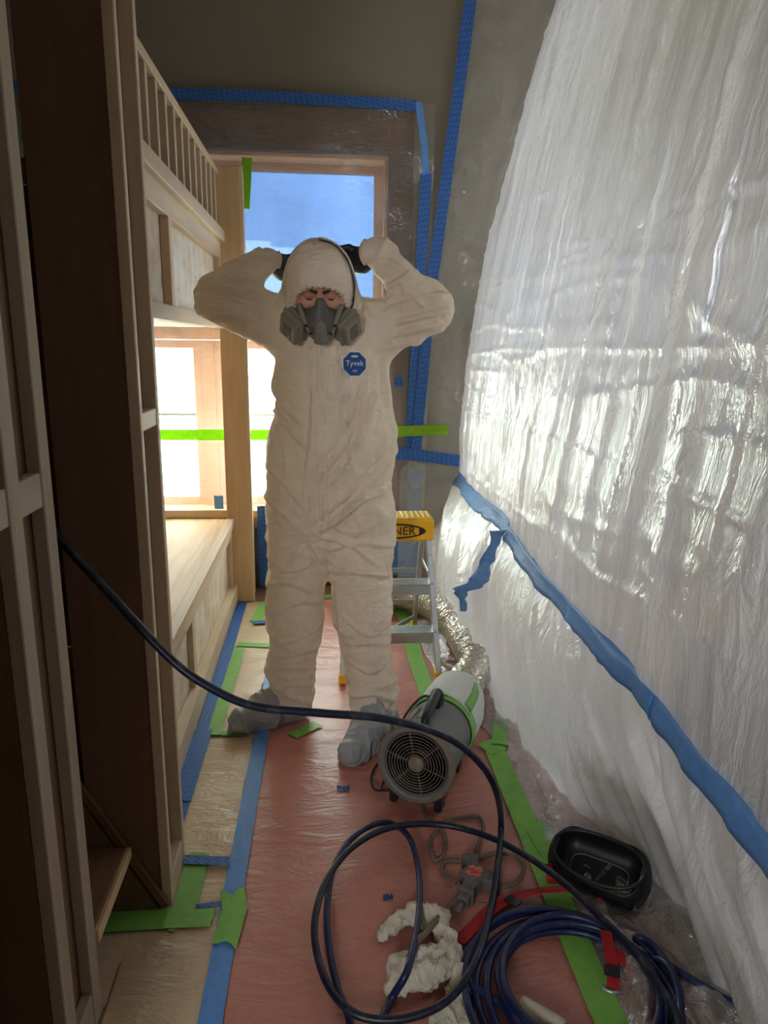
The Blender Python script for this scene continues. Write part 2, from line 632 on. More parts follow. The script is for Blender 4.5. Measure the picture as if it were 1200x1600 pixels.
sash(WX0 + .021, -0.681, MZ + .036, WZ1 - .022, 0.045, M_pane_blue, M_jamb)
sash(-0.639, WX1 - .021, MZ + .036, WZ1 - .022, 0.045, M_pane_blue, M_jamb)
sash(WX0 + .021, -0.696, WZ0 + .012, MZ - .036, 0.045, M_pane_pale)
sash(-0.624, WX1 - .021, WZ0 + .012, MZ - .036, 0.045, M_pane_pale)
box('glazing_bar', WX0 + .07, -0.742, 4.118, 4.142, 0.985, 0.999, M_casing, win)
box('glazing_bar', -0.578, WX1 - .067, 4.118, 4.142, 0.985, 0.999, M_casing, win)
# doubled protective film low on the upper pane
box('film_patch', -0.30, 0.258, 4.122, 4.126, 1.90, WZ1 - .068, M_pane_lblue, win, 0)
box('film_patch', -0.593, -0.302, 4.118, 4.121, 1.93, WZ1 - .068, M_pane_lblue, win, 0)
box('film_patch', 0.12, 0.258, 4.122, 4.126, MZ + .082, 1.899, M_pane_lblue, win, 0)

# unseen window added for fill light and to make the milky sheet glow
w2 = empty('fill_window', (XR, (SY0 + SY1) / 2, SZ0), 'added unseen fill window beyond the plastic curtain', 'window')
w2['kind'] = 'structure'
ym = (SY0 + SY1) / 2
for a in ((SY0, SY0 + .06, SZ0, SZ1), (SY1 - .06, SY1, SZ0, SZ1), (ym - .03, ym + .03, SZ0, SZ1), (SY0, SY1, SZ0, SZ0 + .06), (SY0, SY1, SZ1 - .06, SZ1)):
    box('sash_bar', XR + .03, XR + .08, a[0], a[1], a[2], a[3], M_sash, w2)

# outside ground so the lower panes look on something
struct(box('ground', -30, 30, 4.4, 40, -0.6, -0.5, m_plain('pale_concrete', srgb(200, 200, 190), 0.9, vs=1), bev=0))

# ------------------------------------------------------------------ bunk bed (built in, unfinished birch)
bunk = empty('bunk_bed', (-1.0, 2.8, 0), 'unfinished birch bunk bed with baluster guard rail, built in before the window', 'bunk bed')
RX = -0.52
# near end: tower panel facing the room, its edge a shallow framed recess
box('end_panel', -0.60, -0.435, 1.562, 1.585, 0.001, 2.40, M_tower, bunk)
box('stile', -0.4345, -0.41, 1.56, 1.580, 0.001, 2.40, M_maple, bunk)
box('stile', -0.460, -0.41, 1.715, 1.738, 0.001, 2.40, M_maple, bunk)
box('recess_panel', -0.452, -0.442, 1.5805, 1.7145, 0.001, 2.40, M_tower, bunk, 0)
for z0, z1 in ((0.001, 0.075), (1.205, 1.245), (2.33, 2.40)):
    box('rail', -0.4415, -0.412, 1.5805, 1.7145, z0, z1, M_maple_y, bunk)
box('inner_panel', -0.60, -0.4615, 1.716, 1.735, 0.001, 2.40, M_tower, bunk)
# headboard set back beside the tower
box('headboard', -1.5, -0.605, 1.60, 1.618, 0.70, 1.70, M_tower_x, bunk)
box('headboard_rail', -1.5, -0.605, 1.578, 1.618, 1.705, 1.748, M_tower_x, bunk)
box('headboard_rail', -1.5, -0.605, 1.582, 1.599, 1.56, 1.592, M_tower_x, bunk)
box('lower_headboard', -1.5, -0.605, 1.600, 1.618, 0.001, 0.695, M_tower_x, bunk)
# far end post
box('post', -0.54, -0.415, 3.75, 3.915, 0.001, 2.222, M_birch, bunk, 0.003)
box('post_edge', -0.4145, -0.405, 3.752, 3.772, 0.001, 2.222, M_maple, bunk, 0.001)
# upper bunk
box('top_rail', RX - .035, RX, 1.74, 3.749, 2.176, 2.207, M_maple_y, bunk, 0.003)
bal = None
for i in range(15):
    y = 3.68 - 0.135 * i
    if y < 1.76: break
    if bal is None:
        bal = box('baluster', RX - .030, RX - .004, -.012, .012, 1.9265, 2.1755, M_maple, bunk)
        bal.location.y = y
    else:
        c = bal.copy()
        COL.objects.link(c)
        c.location.y = y
box('ledge', RX - .05, RX + .022, 1.74, 3.749, 1.872, 1.926, M_maple_y, bunk, 0.003)
box('panel_rail', RX - .03, RX, 1.74, 3.749, 1.795, 1.8715, M_maple_y, bunk)
box('panel_rail', RX - .03, RX + .008, 1.74, 3.749, 1.462, 1.512, M_maple_y, bunk)
for y0, y1 in ((1.74, 1.79), (2.52, 2.575), (3.70, 3.749)):
    box('panel_stile', RX - .03, RX - .0005, y0, y1, 1.5125, 1.7945, M_maple, bunk)
box('side_panel', RX - .05, RX - .0305, 1.74, 3.749, 1.463, 1.871, M_dusty, bunk, 0)
box('upper_platform', -1.5, RX - .051, 1.62, 3.91, 1.472, 1.495, M_birch_y, bunk)
# lower bunk
box('lower_platform', -1.5, RX - .022, 1.74, 3.91, 0.425, 0.445, M_birch_y, bunk)
box('cap_rail', RX - .021, RX + .018, 1.74, 3.749, 0.43, 0.475, M_maple_y, bunk, 0.003)
box('panel_rail', RX - .02, RX + .004, 1.74, 3.749, 0.375, 0.4295, M_maple_y, bunk)
box('base_rail', RX - .02, RX + .022, 1.74, 3.749, 0.001, 0.10, M_maple_y, bunk)
for y0, y1 in ((1.74, 1.79), (2.55, 2.60), (3.70, 3.749)):
    box('panel_stile', RX - .02, RX + .003, y0, y1, 0.1005, 0.3745, M_maple, bunk)
box('front_panel', RX - .04, RX - .0205, 1.74, 3.749, 0.001, 0.4245, M_dusty, bunk, 0)
box('back_ledge', -1.5, -0.545, 3.88, 3.912, 0.446, 0.49, M_maple, bunk)
box('wall_cleat', -1.5, -0.545, 3.885, 3.912, 0.30, 0.4245, M_birch_x, bunk)

# ------------------------------------------------------------------ stair into the bunk
stair = empty('stair', (-0.7, 1.42, 0), 'small birch stair with slanted stringer between cabinet and bunk tower', 'stair')
for k, (xf, z) in enumerate(((-0.495, 0.195), (-0.63, 0.425), (-0.765, 0.655), (-0.90, 0.885))):
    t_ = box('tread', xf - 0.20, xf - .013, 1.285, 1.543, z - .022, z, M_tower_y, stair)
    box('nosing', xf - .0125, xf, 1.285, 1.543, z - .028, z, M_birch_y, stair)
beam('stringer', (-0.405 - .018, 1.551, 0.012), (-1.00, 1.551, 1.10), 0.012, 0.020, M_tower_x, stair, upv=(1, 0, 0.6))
bm = bmesh.new()
q = [(-0.44, 0.002), (-0.98, 1.04), (-1.2, 1.04), (-1.2, 0.002)]
vs = [bm.verts.new((x, y, z)) for y in (1.5445, 1.5585) for x, z in q]
for f in ((3, 2, 1, 0), (4, 5, 6, 7), (0, 1, 5, 4), (1, 2, 6, 5), (2, 3, 7, 6), (3, 0, 4, 7)): bm.faces.new([vs[i] for i in f])
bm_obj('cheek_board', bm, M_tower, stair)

# ------------------------------------------------------------------ near cabinet side (frame and panel)
cab = empty('tall_cabinet', (-0.8, 0.9, 0), 'tall cabinet side of pale stiles and recessed panels beside the stair', 'cabinet')
for y0, y1 in ((0.52, 0.60), (1.100, 1.146), (1.236, 1.279)):
    box('stile', -0.525, -0.50, y0, y1, 0.001, 2.6, M_cab, cab)
for y0, y1 in ((0.6005, 1.0995), (1.1465, 1.2355)):
    for z0, z1 in ((0.001, 0.09), (1.118, 1.178), (2.5, 2.6)):
        box('rail', -0.5245, -0.502, y0, y1, z0, z1, M_cab_y, cab)
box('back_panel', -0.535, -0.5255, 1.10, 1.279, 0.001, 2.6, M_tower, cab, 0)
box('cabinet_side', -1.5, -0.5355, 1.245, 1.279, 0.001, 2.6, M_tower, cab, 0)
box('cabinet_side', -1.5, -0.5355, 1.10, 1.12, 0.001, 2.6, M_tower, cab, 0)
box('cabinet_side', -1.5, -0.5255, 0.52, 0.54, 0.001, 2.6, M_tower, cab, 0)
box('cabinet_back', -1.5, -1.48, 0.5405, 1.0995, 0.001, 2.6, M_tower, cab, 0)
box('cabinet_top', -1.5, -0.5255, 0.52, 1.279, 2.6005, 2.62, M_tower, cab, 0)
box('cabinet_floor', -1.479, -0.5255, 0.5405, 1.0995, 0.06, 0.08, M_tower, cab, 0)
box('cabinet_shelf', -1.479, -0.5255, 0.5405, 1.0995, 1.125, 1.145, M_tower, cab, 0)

# ------------------------------------------------------------------ floor coverings
def paper(name, x0, x1, y0, y1, z, mat, label, amp=0.004, edge=0.004, sx=40, sy=110, seed=0):
    def f(u, v):
        x, y = x0 + (x1 - x0) * u, y0 + (y1 - y0) * v
        e = edge * (nz(y * 3, seed, 1) if u in (0, 1) else 0)
        h = amp * max(0, fbm(x * 3.2 + seed, y * 4.2, seed, 3) * 0.7 + 0.25)
        if u in (0, 1) or v in (0, 1): h *= 0.15
        return Vector((x + e, y, z + h))
    o = grid_sheet(name, f, sx, sy, mat)
    md = o.modifiers.new('thickness', 'SOLIDIFY')
    md.thickness = 0.0006
    return setp(o, label, 'paper')


paper('kraft_paper', -0.497, -0.245, 0.30, 3.745, 0.0010, M_kraft, 'brown kraft paper laid on the floor along the bunk', seed=3)
paper('kraft_paper', -1.2, -0.44, 1.284, 1.543, 0.0004, M_kraft, 'brown kraft paper offcut on the floor under the stair', sx=30, sy=16, seed=14)
paper('rosin_paper', -0.285, 0.82, 0.30, 3.84, 0.0016, M_red, 'wide red rosin paper covering the middle of the floor', 0.004, sx=70, seed=9)

# ------------------------------------------------------------------ tapes on floor
ZT = 0.0062


def ftape(pts, w, mat, label, cat='tape', group=None, z=ZT, **kw):
    nm = 'green_tape' if mat in (M_green, M_green_tr) else 'blue_tape'
    P = []
    for p in pts: P.append((p[0], p[1], z))
    # subdivide long runs
    Q = [Vector(P[0])]
    for a, b in zip(P, P[1:]):
        a, b = Vector(a), Vector(b)
        n = max(1, int((b - a).length / 0.05))
        Q += [a + (b - a) * (k / n) for k in range(1, n + 1)]
    return setp(strip(nm, Q, w, mat, wob=0.0015, **kw), label, cat, group)


ftape([(-0.272, 0.4), (-0.265, 1.3), (-0.252, 2.4), (-0.250, 3.72)], 0.052, M_blue_pl, 'long plain blue tape joining red paper to kraft paper', jag=0.01)
ftape([(-0.470, 1.98), (-0.468, 2.4)], 0.066, M_blue, 'printed blue tape wide piece near bunk base by the grey boot', z=ZT + .003, jag=.01)
ftape([(-0.466, 1.80), (-0.469, 2.9), (-0.470, 3.72)], 0.05, M_blue, 'long printed blue tape along the foot of the bunk')
ftape([(-0.425, 2.36), (-0.420, 2.9), (-0.418, 3.12)], 0.05, M_green, 'green tape running beside the blue tape along the bunk', z=ZT + .002)
ftape([(-0.43, 2.375), (-0.30, 2.365)], 0.03, M_green, 'short green tape reaching from bunk tape to grey boot')
ftape([(-0.43, 3.165), (-0.24, 3.135)], 0.045, M_green, 'green tape across kraft paper in front of the birch post')
ftape([(-0.385, 3.42), (-0.25, 3.44)], 0.04, M_blue, 'short blue tape across kraft paper near the birch post', z=ZT + .003)
ftape([(-0.375, 3.45), (-0.345, 3.72)], 0.055, M_green, 'green tape running out from the foot of the birch post')
ftape([(-0.14, 2.34), (-0.05, 2.42)], 0.05, M_green, 'green tape scrap on red paper under the heel')
ftape([(-0.05, 3.80), (0.42, 3.78)], 0.06, M_green, 'green tape across the far end of the red paper')
# around the tower foot
ftape([(-0.375, 1.74), (-0.375, 1.48)], 0.062, M_green, 'green tape running along the side of the bunk tower foot', jag=.01)
ftape([(-0.62, 1.512), (-0.30, 1.512)], 0.062, M_green, 'green tape along the floor below the stair stringer', z=ZT + .002)
ftape([(-0.262, 1.58), (-0.250, 1.53), (-0.262, 1.42)], 0.062, M_green, 'torn green tape patch over the blue seam tape', z=ZT + .005, jag=.02)
ftape([(-0.41, 1.715), (-0.285, 1.70)], 0.034, M_blue, 'short printed blue tape between tower foot and blue seam', z=ZT + .005, jag=.01)
ftape([(-0.35, 1.545), (-0.29, 1.55)], 0.016, M_blue, 'narrow blue tape sliver by the tower foot', z=ZT + .003)
# right-hand side
ftape([(0.585, 0.9), (0.575, 1.25), (0.575, 1.75), (0.575, 2.20)], 0.072, M_green, 'long green tape holding the edge of the floor plastic', z=ZT + .004, jag=.01)
ftape([(0.63, 1.52), (0.60, 1.80)], 0.075, M_green, 'second green tape layered over the floor plastic edge', z=ZT + .006, jag=.02)
ftape([(0.535, 2.20), (0.60, 2.235)], 0.075, M_green, 'short green tape crossing beside the blower cord', z=ZT + .006)
ftape([(0.595, 2.22), (0.655, 2.42)], 0.055, M_green, 'green tape climbing onto the crumpled plastic', z=ZT + .012)
ftape([(0.40, 2.55), (0.39, 2.95), (0.40, 3.40), (0.36, 3.75)], 0.07, M_green, 'long green tape on the floor beneath the stepladder')

# ------------------------------------------------------------------ plastic on window and wall
YW = 3.955
TAPE_TOP = [(-1.5, 2.585), (-0.9, 2.575), (-0.3, 2.585), (0.3, 2.575), (0.49, 2.57)]


def wf(u, v):
    x = -1.5 + (0.555 + 1.5) * u
    z = 0.40 + (2.585 - 0.40) * v
    d = 0.012 * fbm(x * 2.2, z * 2.6, 3.3, 4) + 0.006 * abs(nz(x * 9 + z * 5, z * 2 - x * 2, 8))
    inward = 0.02 * math.exp(-((x + 0.5) / 0.7) ** 2) * math.exp(-((z - 1.4) / 0.6) ** 2)
    return Vector((x, min(YW + 0.008, YW - d * 0.8) - 0.006 + inward * 0.3, z))


setp(grid_sheet('window_plastic_sheet', wf, 120, 130, M_film_win), 'clear plastic film taped over the whole wooden window', 'plastic sheet')


def tape_on_back(pts, w, mat, label, y=3.94, **kw):
    P = [Vector((x - 0.0145 * z, y, z)) for x, z in pts]
    Q = [P[0]]
    for a, b in zip(P, P[1:]):
        n = max(1, int((b - a).length / 0.06))
        Q += [a + (b - a) * (k / n) for k in range(1, n + 1)]
    nm = 'green_tape' if mat in (M_green, M_green_tr) else 'blue_tape'
    return setp(strip(nm, Q, w, mat, normal=(0, -1, 0), wob=0.002, **kw), label, 'tape')


tape_on_back(TAPE_TOP, 0.052, M_blue, 'printed blue tape along the top of the dark window header')
tape_on_back([(0.505, 2.585), (0.535, 2.40), (0.545, 2.25)], 0.035, M_blue_pl, 'short plain blue tape folded at the window corner', y=3.937)
tape_on_back([(0.548, 2.255), (0.53, 1.9), (0.50, 1.3), (0.475, 0.80)], 0.058, M_blue, 'printed blue tape strip down the wall beside the window casing')
tape_on_back([(0.775, 3.2), (0.72, 2.75), (0.655, 2.25), (0.61, 1.9), (0.575, 1.65), (0.54, 1.2), (0.505, 0.80)], 0.060, M_blue, 'long slanted printed blue tape edging the wall plastic', y=3.936)
tape_on_back([(0.40, 0.80), (0.55, 0.785), (0.80, 0.75)], 0.066, M_blue, 'printed blue tape running across the wall plastic above the ladder', y=3.933)
tape_on_back([(-1.45, 0.905), (-0.8, 0.90), (0.1, 0.905), (0.45, 0.925), (0.69, 0.935)], 0.058, M_green_tr, 'bright green tape stretched across the window plastic', y=3.928)
tape_on_back([(0.385, 1.19), (0.43, 1.20)], 0.05, M_blue, 'small blue tape scrap on the window casing', y=3.93)
tape_on_back([(-1.45, 0.385), (-0.62, 0.385)], 0.05, M_blue_pl, 'blue tape along the window apron behind the lower bunk', y=3.945)
tape_on_back([(-0.60, 0.36), (-0.60, 0.56)], 0.05, M_blue_pl, 'short upright blue tape behind the lower bunk by the post', y=3.942)
tape_on_back([(-0.345, 0.02), (-0.345, 0.30), (-0.34, 0.50)], 0.10, M_blue, 'wide blue tape band on the wall behind the birch post', y=3.944)
tape_on_back([(-0.362, 2.30), (-0.372, 2.18), (-0.385, 2.06)], 0.05, M_green_tr, 'green tape tab hanging at the top of the birch post', y=3.925)
tape_on_back([(0.44, 0.06), (0.46, 0.40), (0.475, 0.70)], 0.16, M_blue_pl, 'wide blue tape band on the wall under the plastic behind the ladder', y=3.985)
# baseboard strip behind ladder
struct(box('baseboard_back', -0.40, 2.9, 3.985, 3.999, 0.0, 0.11, M_casing, bev=0.003))


def wallf(u, v):
    z = 0.02 + 3.18 * v
    xl = np.interp(z, [0, 0.7, 0.8, 1.2, 1.65, 1.9, 2.25, 2.75, 3.2], [0.40, 0.42, 0.52, 0.555, 0.59, 0.625, 0.67, 0.735, 0.79])
    x = xl - 0.0145 * z + (1.75 - xl) * u
    lo = max(0, (0.75 - z)) * 0.12
    d = 0.014 * fbm(x * 3.1, z * 2.7, 5.5, 4) + 0.006 * abs(nz(x * 3, z * 14, 2))
    d += lo * (0.5 + 0.5 * nz(x * 4 + z * 2, z * 2, 9))
    return Vector((x, 3.95 - max(-0.006, d), z))


setp(grid_sheet('wall_plastic_sheet', wallf, 90, 200, M_film_wall), 'greyish plastic film over the wall right of the window', 'plastic sheet')

# ------------------------------------------------------------------ plastic curtain
def cur_x(y, z):
    dz = z - 0.64
    base = 0.745 + (0.070 * dz + 0.042 * dz * dz if dz > 0 else 0)
    return base


def z_tape(y):
    return 0.665 - 0.10 * max(0.0, (3.0 - y) / 2.2) + 0.01 * math.sin(y * 5)


FOLDS = [(random.Random(5).uniform(0, 9), 0)]


def fold(y, z, k=1.0):
    yy = y + 0.02 * nz(y * 2, z * 1.2, 4) + 0.10 * (z - 1.4) * 0.15
    a = 0.5 - abs(nz(yy * 3.4, z * 0.28, 11))
    b = 0.5 - abs(nz(yy * 8.5, z * 0.5, 17))
    c = fbm(yy * 2.0, z * 0.9, 21, 3)
    cr = abs(nz(yy * 1.3 + 4, z * 7.5, 30))        # horizontal packing creases
    g = nz(yy * 22, z * 2.4, 40)
    # packing creases: level lines about a third of a metre apart, and a few sharp upright ones
    zz = z + 0.02 * nz(y * 1.5, 3, 7) + 0.012 * (y - 2)
    fr = abs((zz / 0.31) % 1.0 - 0.5)
    cz = max(0.0, 1 - fr / 0.045) * (0.5 + 0.5 * nz(y * 2.2, zz * 3, 77))
    yv = yy + 0.035 * (z - 1.4) * nz(5, y * 1.1, 2)
    fv = abs((yv / 0.23 + 0.3 * nz(yv * 1.7, 0, 5)) % 1.0 - 0.5)
    cv = max(0.0, 1 - fv / 0.09) * (0.6 + 0.4 * nz(yv * 3, z * 0.8, 12))
    return k * (0.010 * cz + 0.020 * cv + 0.060 * a + 0.024 * b + 0.020 * c + 0.006 * (1 - min(1, cr * 6)) + 0.0035 * g)


def cf(u, v):
    y = -1.79 + 5.735 * u ** 0.8
    z0 = z_tape(y) - 0.03
    z = z0 + (3.24 - z0) * v
    k = min(1.0, 0.25 + 2.5 * (z - z0)) * min(1, 0.35 + (3.24 - z) * 2)
    return Vector((cur_x(y, z) - fold(y, z, k), y, z))


setp(grid_sheet('plastic_curtain', cf, 540, 250, M_film_cur), 'tall milky plastic curtain hanging along the right side of the work zone', 'plastic curtain')


def low_x(y, z):
    zt = z_tape(y)
    t = max(0.0, min(1.0, z / zt))
    hem = float(np.interp(y, [0, 1.2, 1.4, 1.65, 1.85, 2.5, 3.9], [0.88, 0.89, 0.93, 0.91, 0.80, 0.68, 0.67]))
    bell = -0.045 * math.sin(PI * t) * math.exp(-((y - 3.3) / 0.9) ** 2) - 0.015 * math.sin(PI * t)
    return hem + (cur_x(y, zt) - hem) * t + bell


def lf(u, v):
    y = 0.25 + (3.93 - 0.25) * u
    zt = z_tape(y) + 0.015
    z = 0.012 + (zt - 0.012) * v
    t = z / zt
    yy = y + 0.55 * (1 - t) - 0.12 * (1 - t) ** 2     # folds slant toward the floor
    a = 0.5 - abs(nz(yy * 4.2, z * 0.6, 61))
    b = 0.5 - abs(nz(yy * 11, z * 0.9, 67))
    g = nz(yy * 27, z * 2.4, 70)
    fv = abs((yy / 0.17 + 0.4 * nz(yy * 2.1, 0, 15)) % 1.0 - 0.5)
    b += 0.8 * max(0.0, 1 - fv / 0.14) * (0.6 + 0.4 * nz(yy * 3, t * 2, 22))
    k = min(1, 3.5 * (1 - t) + 0.12)
    x = low_x(y, z) - k * (0.085 * a + 0.028 * b + 0.003 * g) - 0.006
    return Vector((x, y, z))


setp(grid_sheet('plastic_skirt', lf, 330, 80, M_film_low), 'loose lower plastic sheet falling from the blue tape to the floor', 'plastic sheet')


def cur_tape(y0, y1, w, mat, label, off=0.0, zoff=0.0, seed=0):
    n = int(abs(y1 - y0) / 0.03) + 2
    V, UV, Fc = [], [], []
    for i in range(n):
        y = y0 + (y1 - y0) * i / (n - 1)
        for c in range(5):
            f = c / 4 - 0.5
            ww = w * (1 + 0.12 * nz(y * 4, seed, 3))
            z = z_tape(y) + zoff + ww * f + 0.010 * nz(y * 5, 3, seed)
            dy = 0.008 * nz(f * 9, seed, i) if i in (0, n - 1) else 0
            zc = max(z, z_tape(y) - 0.03)
            k = min(1.0, 0.25 + 2.5 * (zc - (z_tape(y) - 0.03)))
            xs = min(cur_x(y, zc) - fold(y, zc, k), lf((y - 0.25) / 3.68, max(0, min(1, (z - 0.012) / (z_tape(y) + 0.003)))).x if z < z_tape(y) + 0.015 else 9)
            V.append(Vector((xs - 0.006 - off, y + dy, z)))
            UV.append((y, f * w))
    m = len(V)
    for i in range(n - 1):
        for c in range(4):
            a = i * 5 + c
            Fc.append((a, a + 5, a + 6, a + 1))
    o = mesh_obj('blue_tape', V, Fc, mat, None, smooth=True, uvs=UV)
    md = o.modifiers.new('thickness', 'SOLIDIFY')
    md.thickness = 0.0012
    return setp(o, label, 'tape')


cur_tape(3.90, 2.72, 0.075, M_blue_cur, 'printed pale blue tape on the curtain, far stretch by the wall', 0.001, 0, 2)
cur_tape(2.80, 1.92, 0.06, M_blue_cur, 'pale blue tape on the curtain, middle stretch above the blower', 0.003, -0.005, 5)
cur_tape(2.0, 1.42, 0.066, M_blue_pl, 'creased blue tape on the curtain between two torn folds', 0.005, -0.004, 8)
cur_tape(1.46, 0.35, 0.066, M_blue_pl, 'smooth wide blue tape on the curtain closest to the knee pad', 0.002, -0.004, 12)


def drop_tape():
    # ribbon of tape hanging down over the skirt
    rows = [(2.76, 0.66, .055), (2.78, 0.60, .03), (2.80, 0.54, .05), (2.83, 0.49, .03), (2.80, 0.44, .055), (2.84, 0.39, .06), (2.90, 0.34, .045), (2.93, 0.28, .03), (2.94, 0.24, .015)]
    P = catmull([Vector((y, z, w)) for y, z, w in rows], 4)
    V, UV, Fc = [], [], []
    for i, p in enumerate(P):
        for c in range(4):
            f = c / 3 - 0.5
            y, z = p.x + p.z * f * 0.8, p.y - p.z * f * 0.25
            u, v = (y - 0.25) / 3.68, (z - 0.012) / (z_tape(y) + 0.003)
            V.append(Vector((lf(u, min(1, v)).x - 0.012 - (0.5 + f) * p.z * 1.1, y, z)))
            UV.append((i * 0.012, f * 0.05))
    for i in range(len(P) - 1):
        for c in range(3):
            a = i * 4 + c
            Fc.append((a, a + 1, a + 5, a + 4))
    o = mesh_obj('blue_tape', V, Fc, M_blue_cur, None, smooth=True, uvs=UV)
    md = o.modifiers.new('thickness', 'SOLIDIFY')
    md.thickness = 0.0012
    setp(o, 'twisted blue tape tail dangling down the plastic skirt', 'tape')


drop_tape()


def floorf(u, v):
    y = 0.5 + (3.55 - 0.5) * v
    xl = np.interp(y, [0.5, 1.2, 1.7, 2.2, 2.6, 3.0, 3.55], [0.61, 0.60, 0.60, 0.61, 0.50, 0.44, 0.42])
    x = xl + (0.98 - xl) * u
    h = 0.05 * max(0, fbm(x * 8, y * 6, 2, 4) * 0.6 + 0.25) * min(1, u * 6) + 0.022 * abs(nz(x * 17, y * 13, 5)) * min(1, u * 5)
    return Vector((x, y, 0.008 + min(h, 0.06)))


setp(grid_sheet('floor_plastic_sheet', floorf, 60, 240, M_film_floor), 'crumpled clear plastic film on the floor below the curtain', 'plastic sheet')
# a dark tool case standing beyond the curtain
tc = empty('tool_case', (1.35, 1.75, 0), 'dark tool case standing on the floor beyond the milky curtain', 'case')
M_blk = m_plain('black_plastic', srgb(26, 26, 28), 0.5, var=0.2)
box('case_body', 1.12, 1.6, 1.35, 2.05, 0.0, 0.42, M_blk, tc, 0.02)
box('case_lid', 1.11, 1.61, 1.34, 2.06, 0.425, 0.50, M_blk, tc, 0.02)
tube('handle', catmull([Vector((1.10, 1.55, 0.30)), Vector((1.06, 1.58, 0.30)), Vector((1.06, 1.82, 0.30)), Vector((1.10, 1.85, 0.30))], 5), 0.011, M_blk, tc)

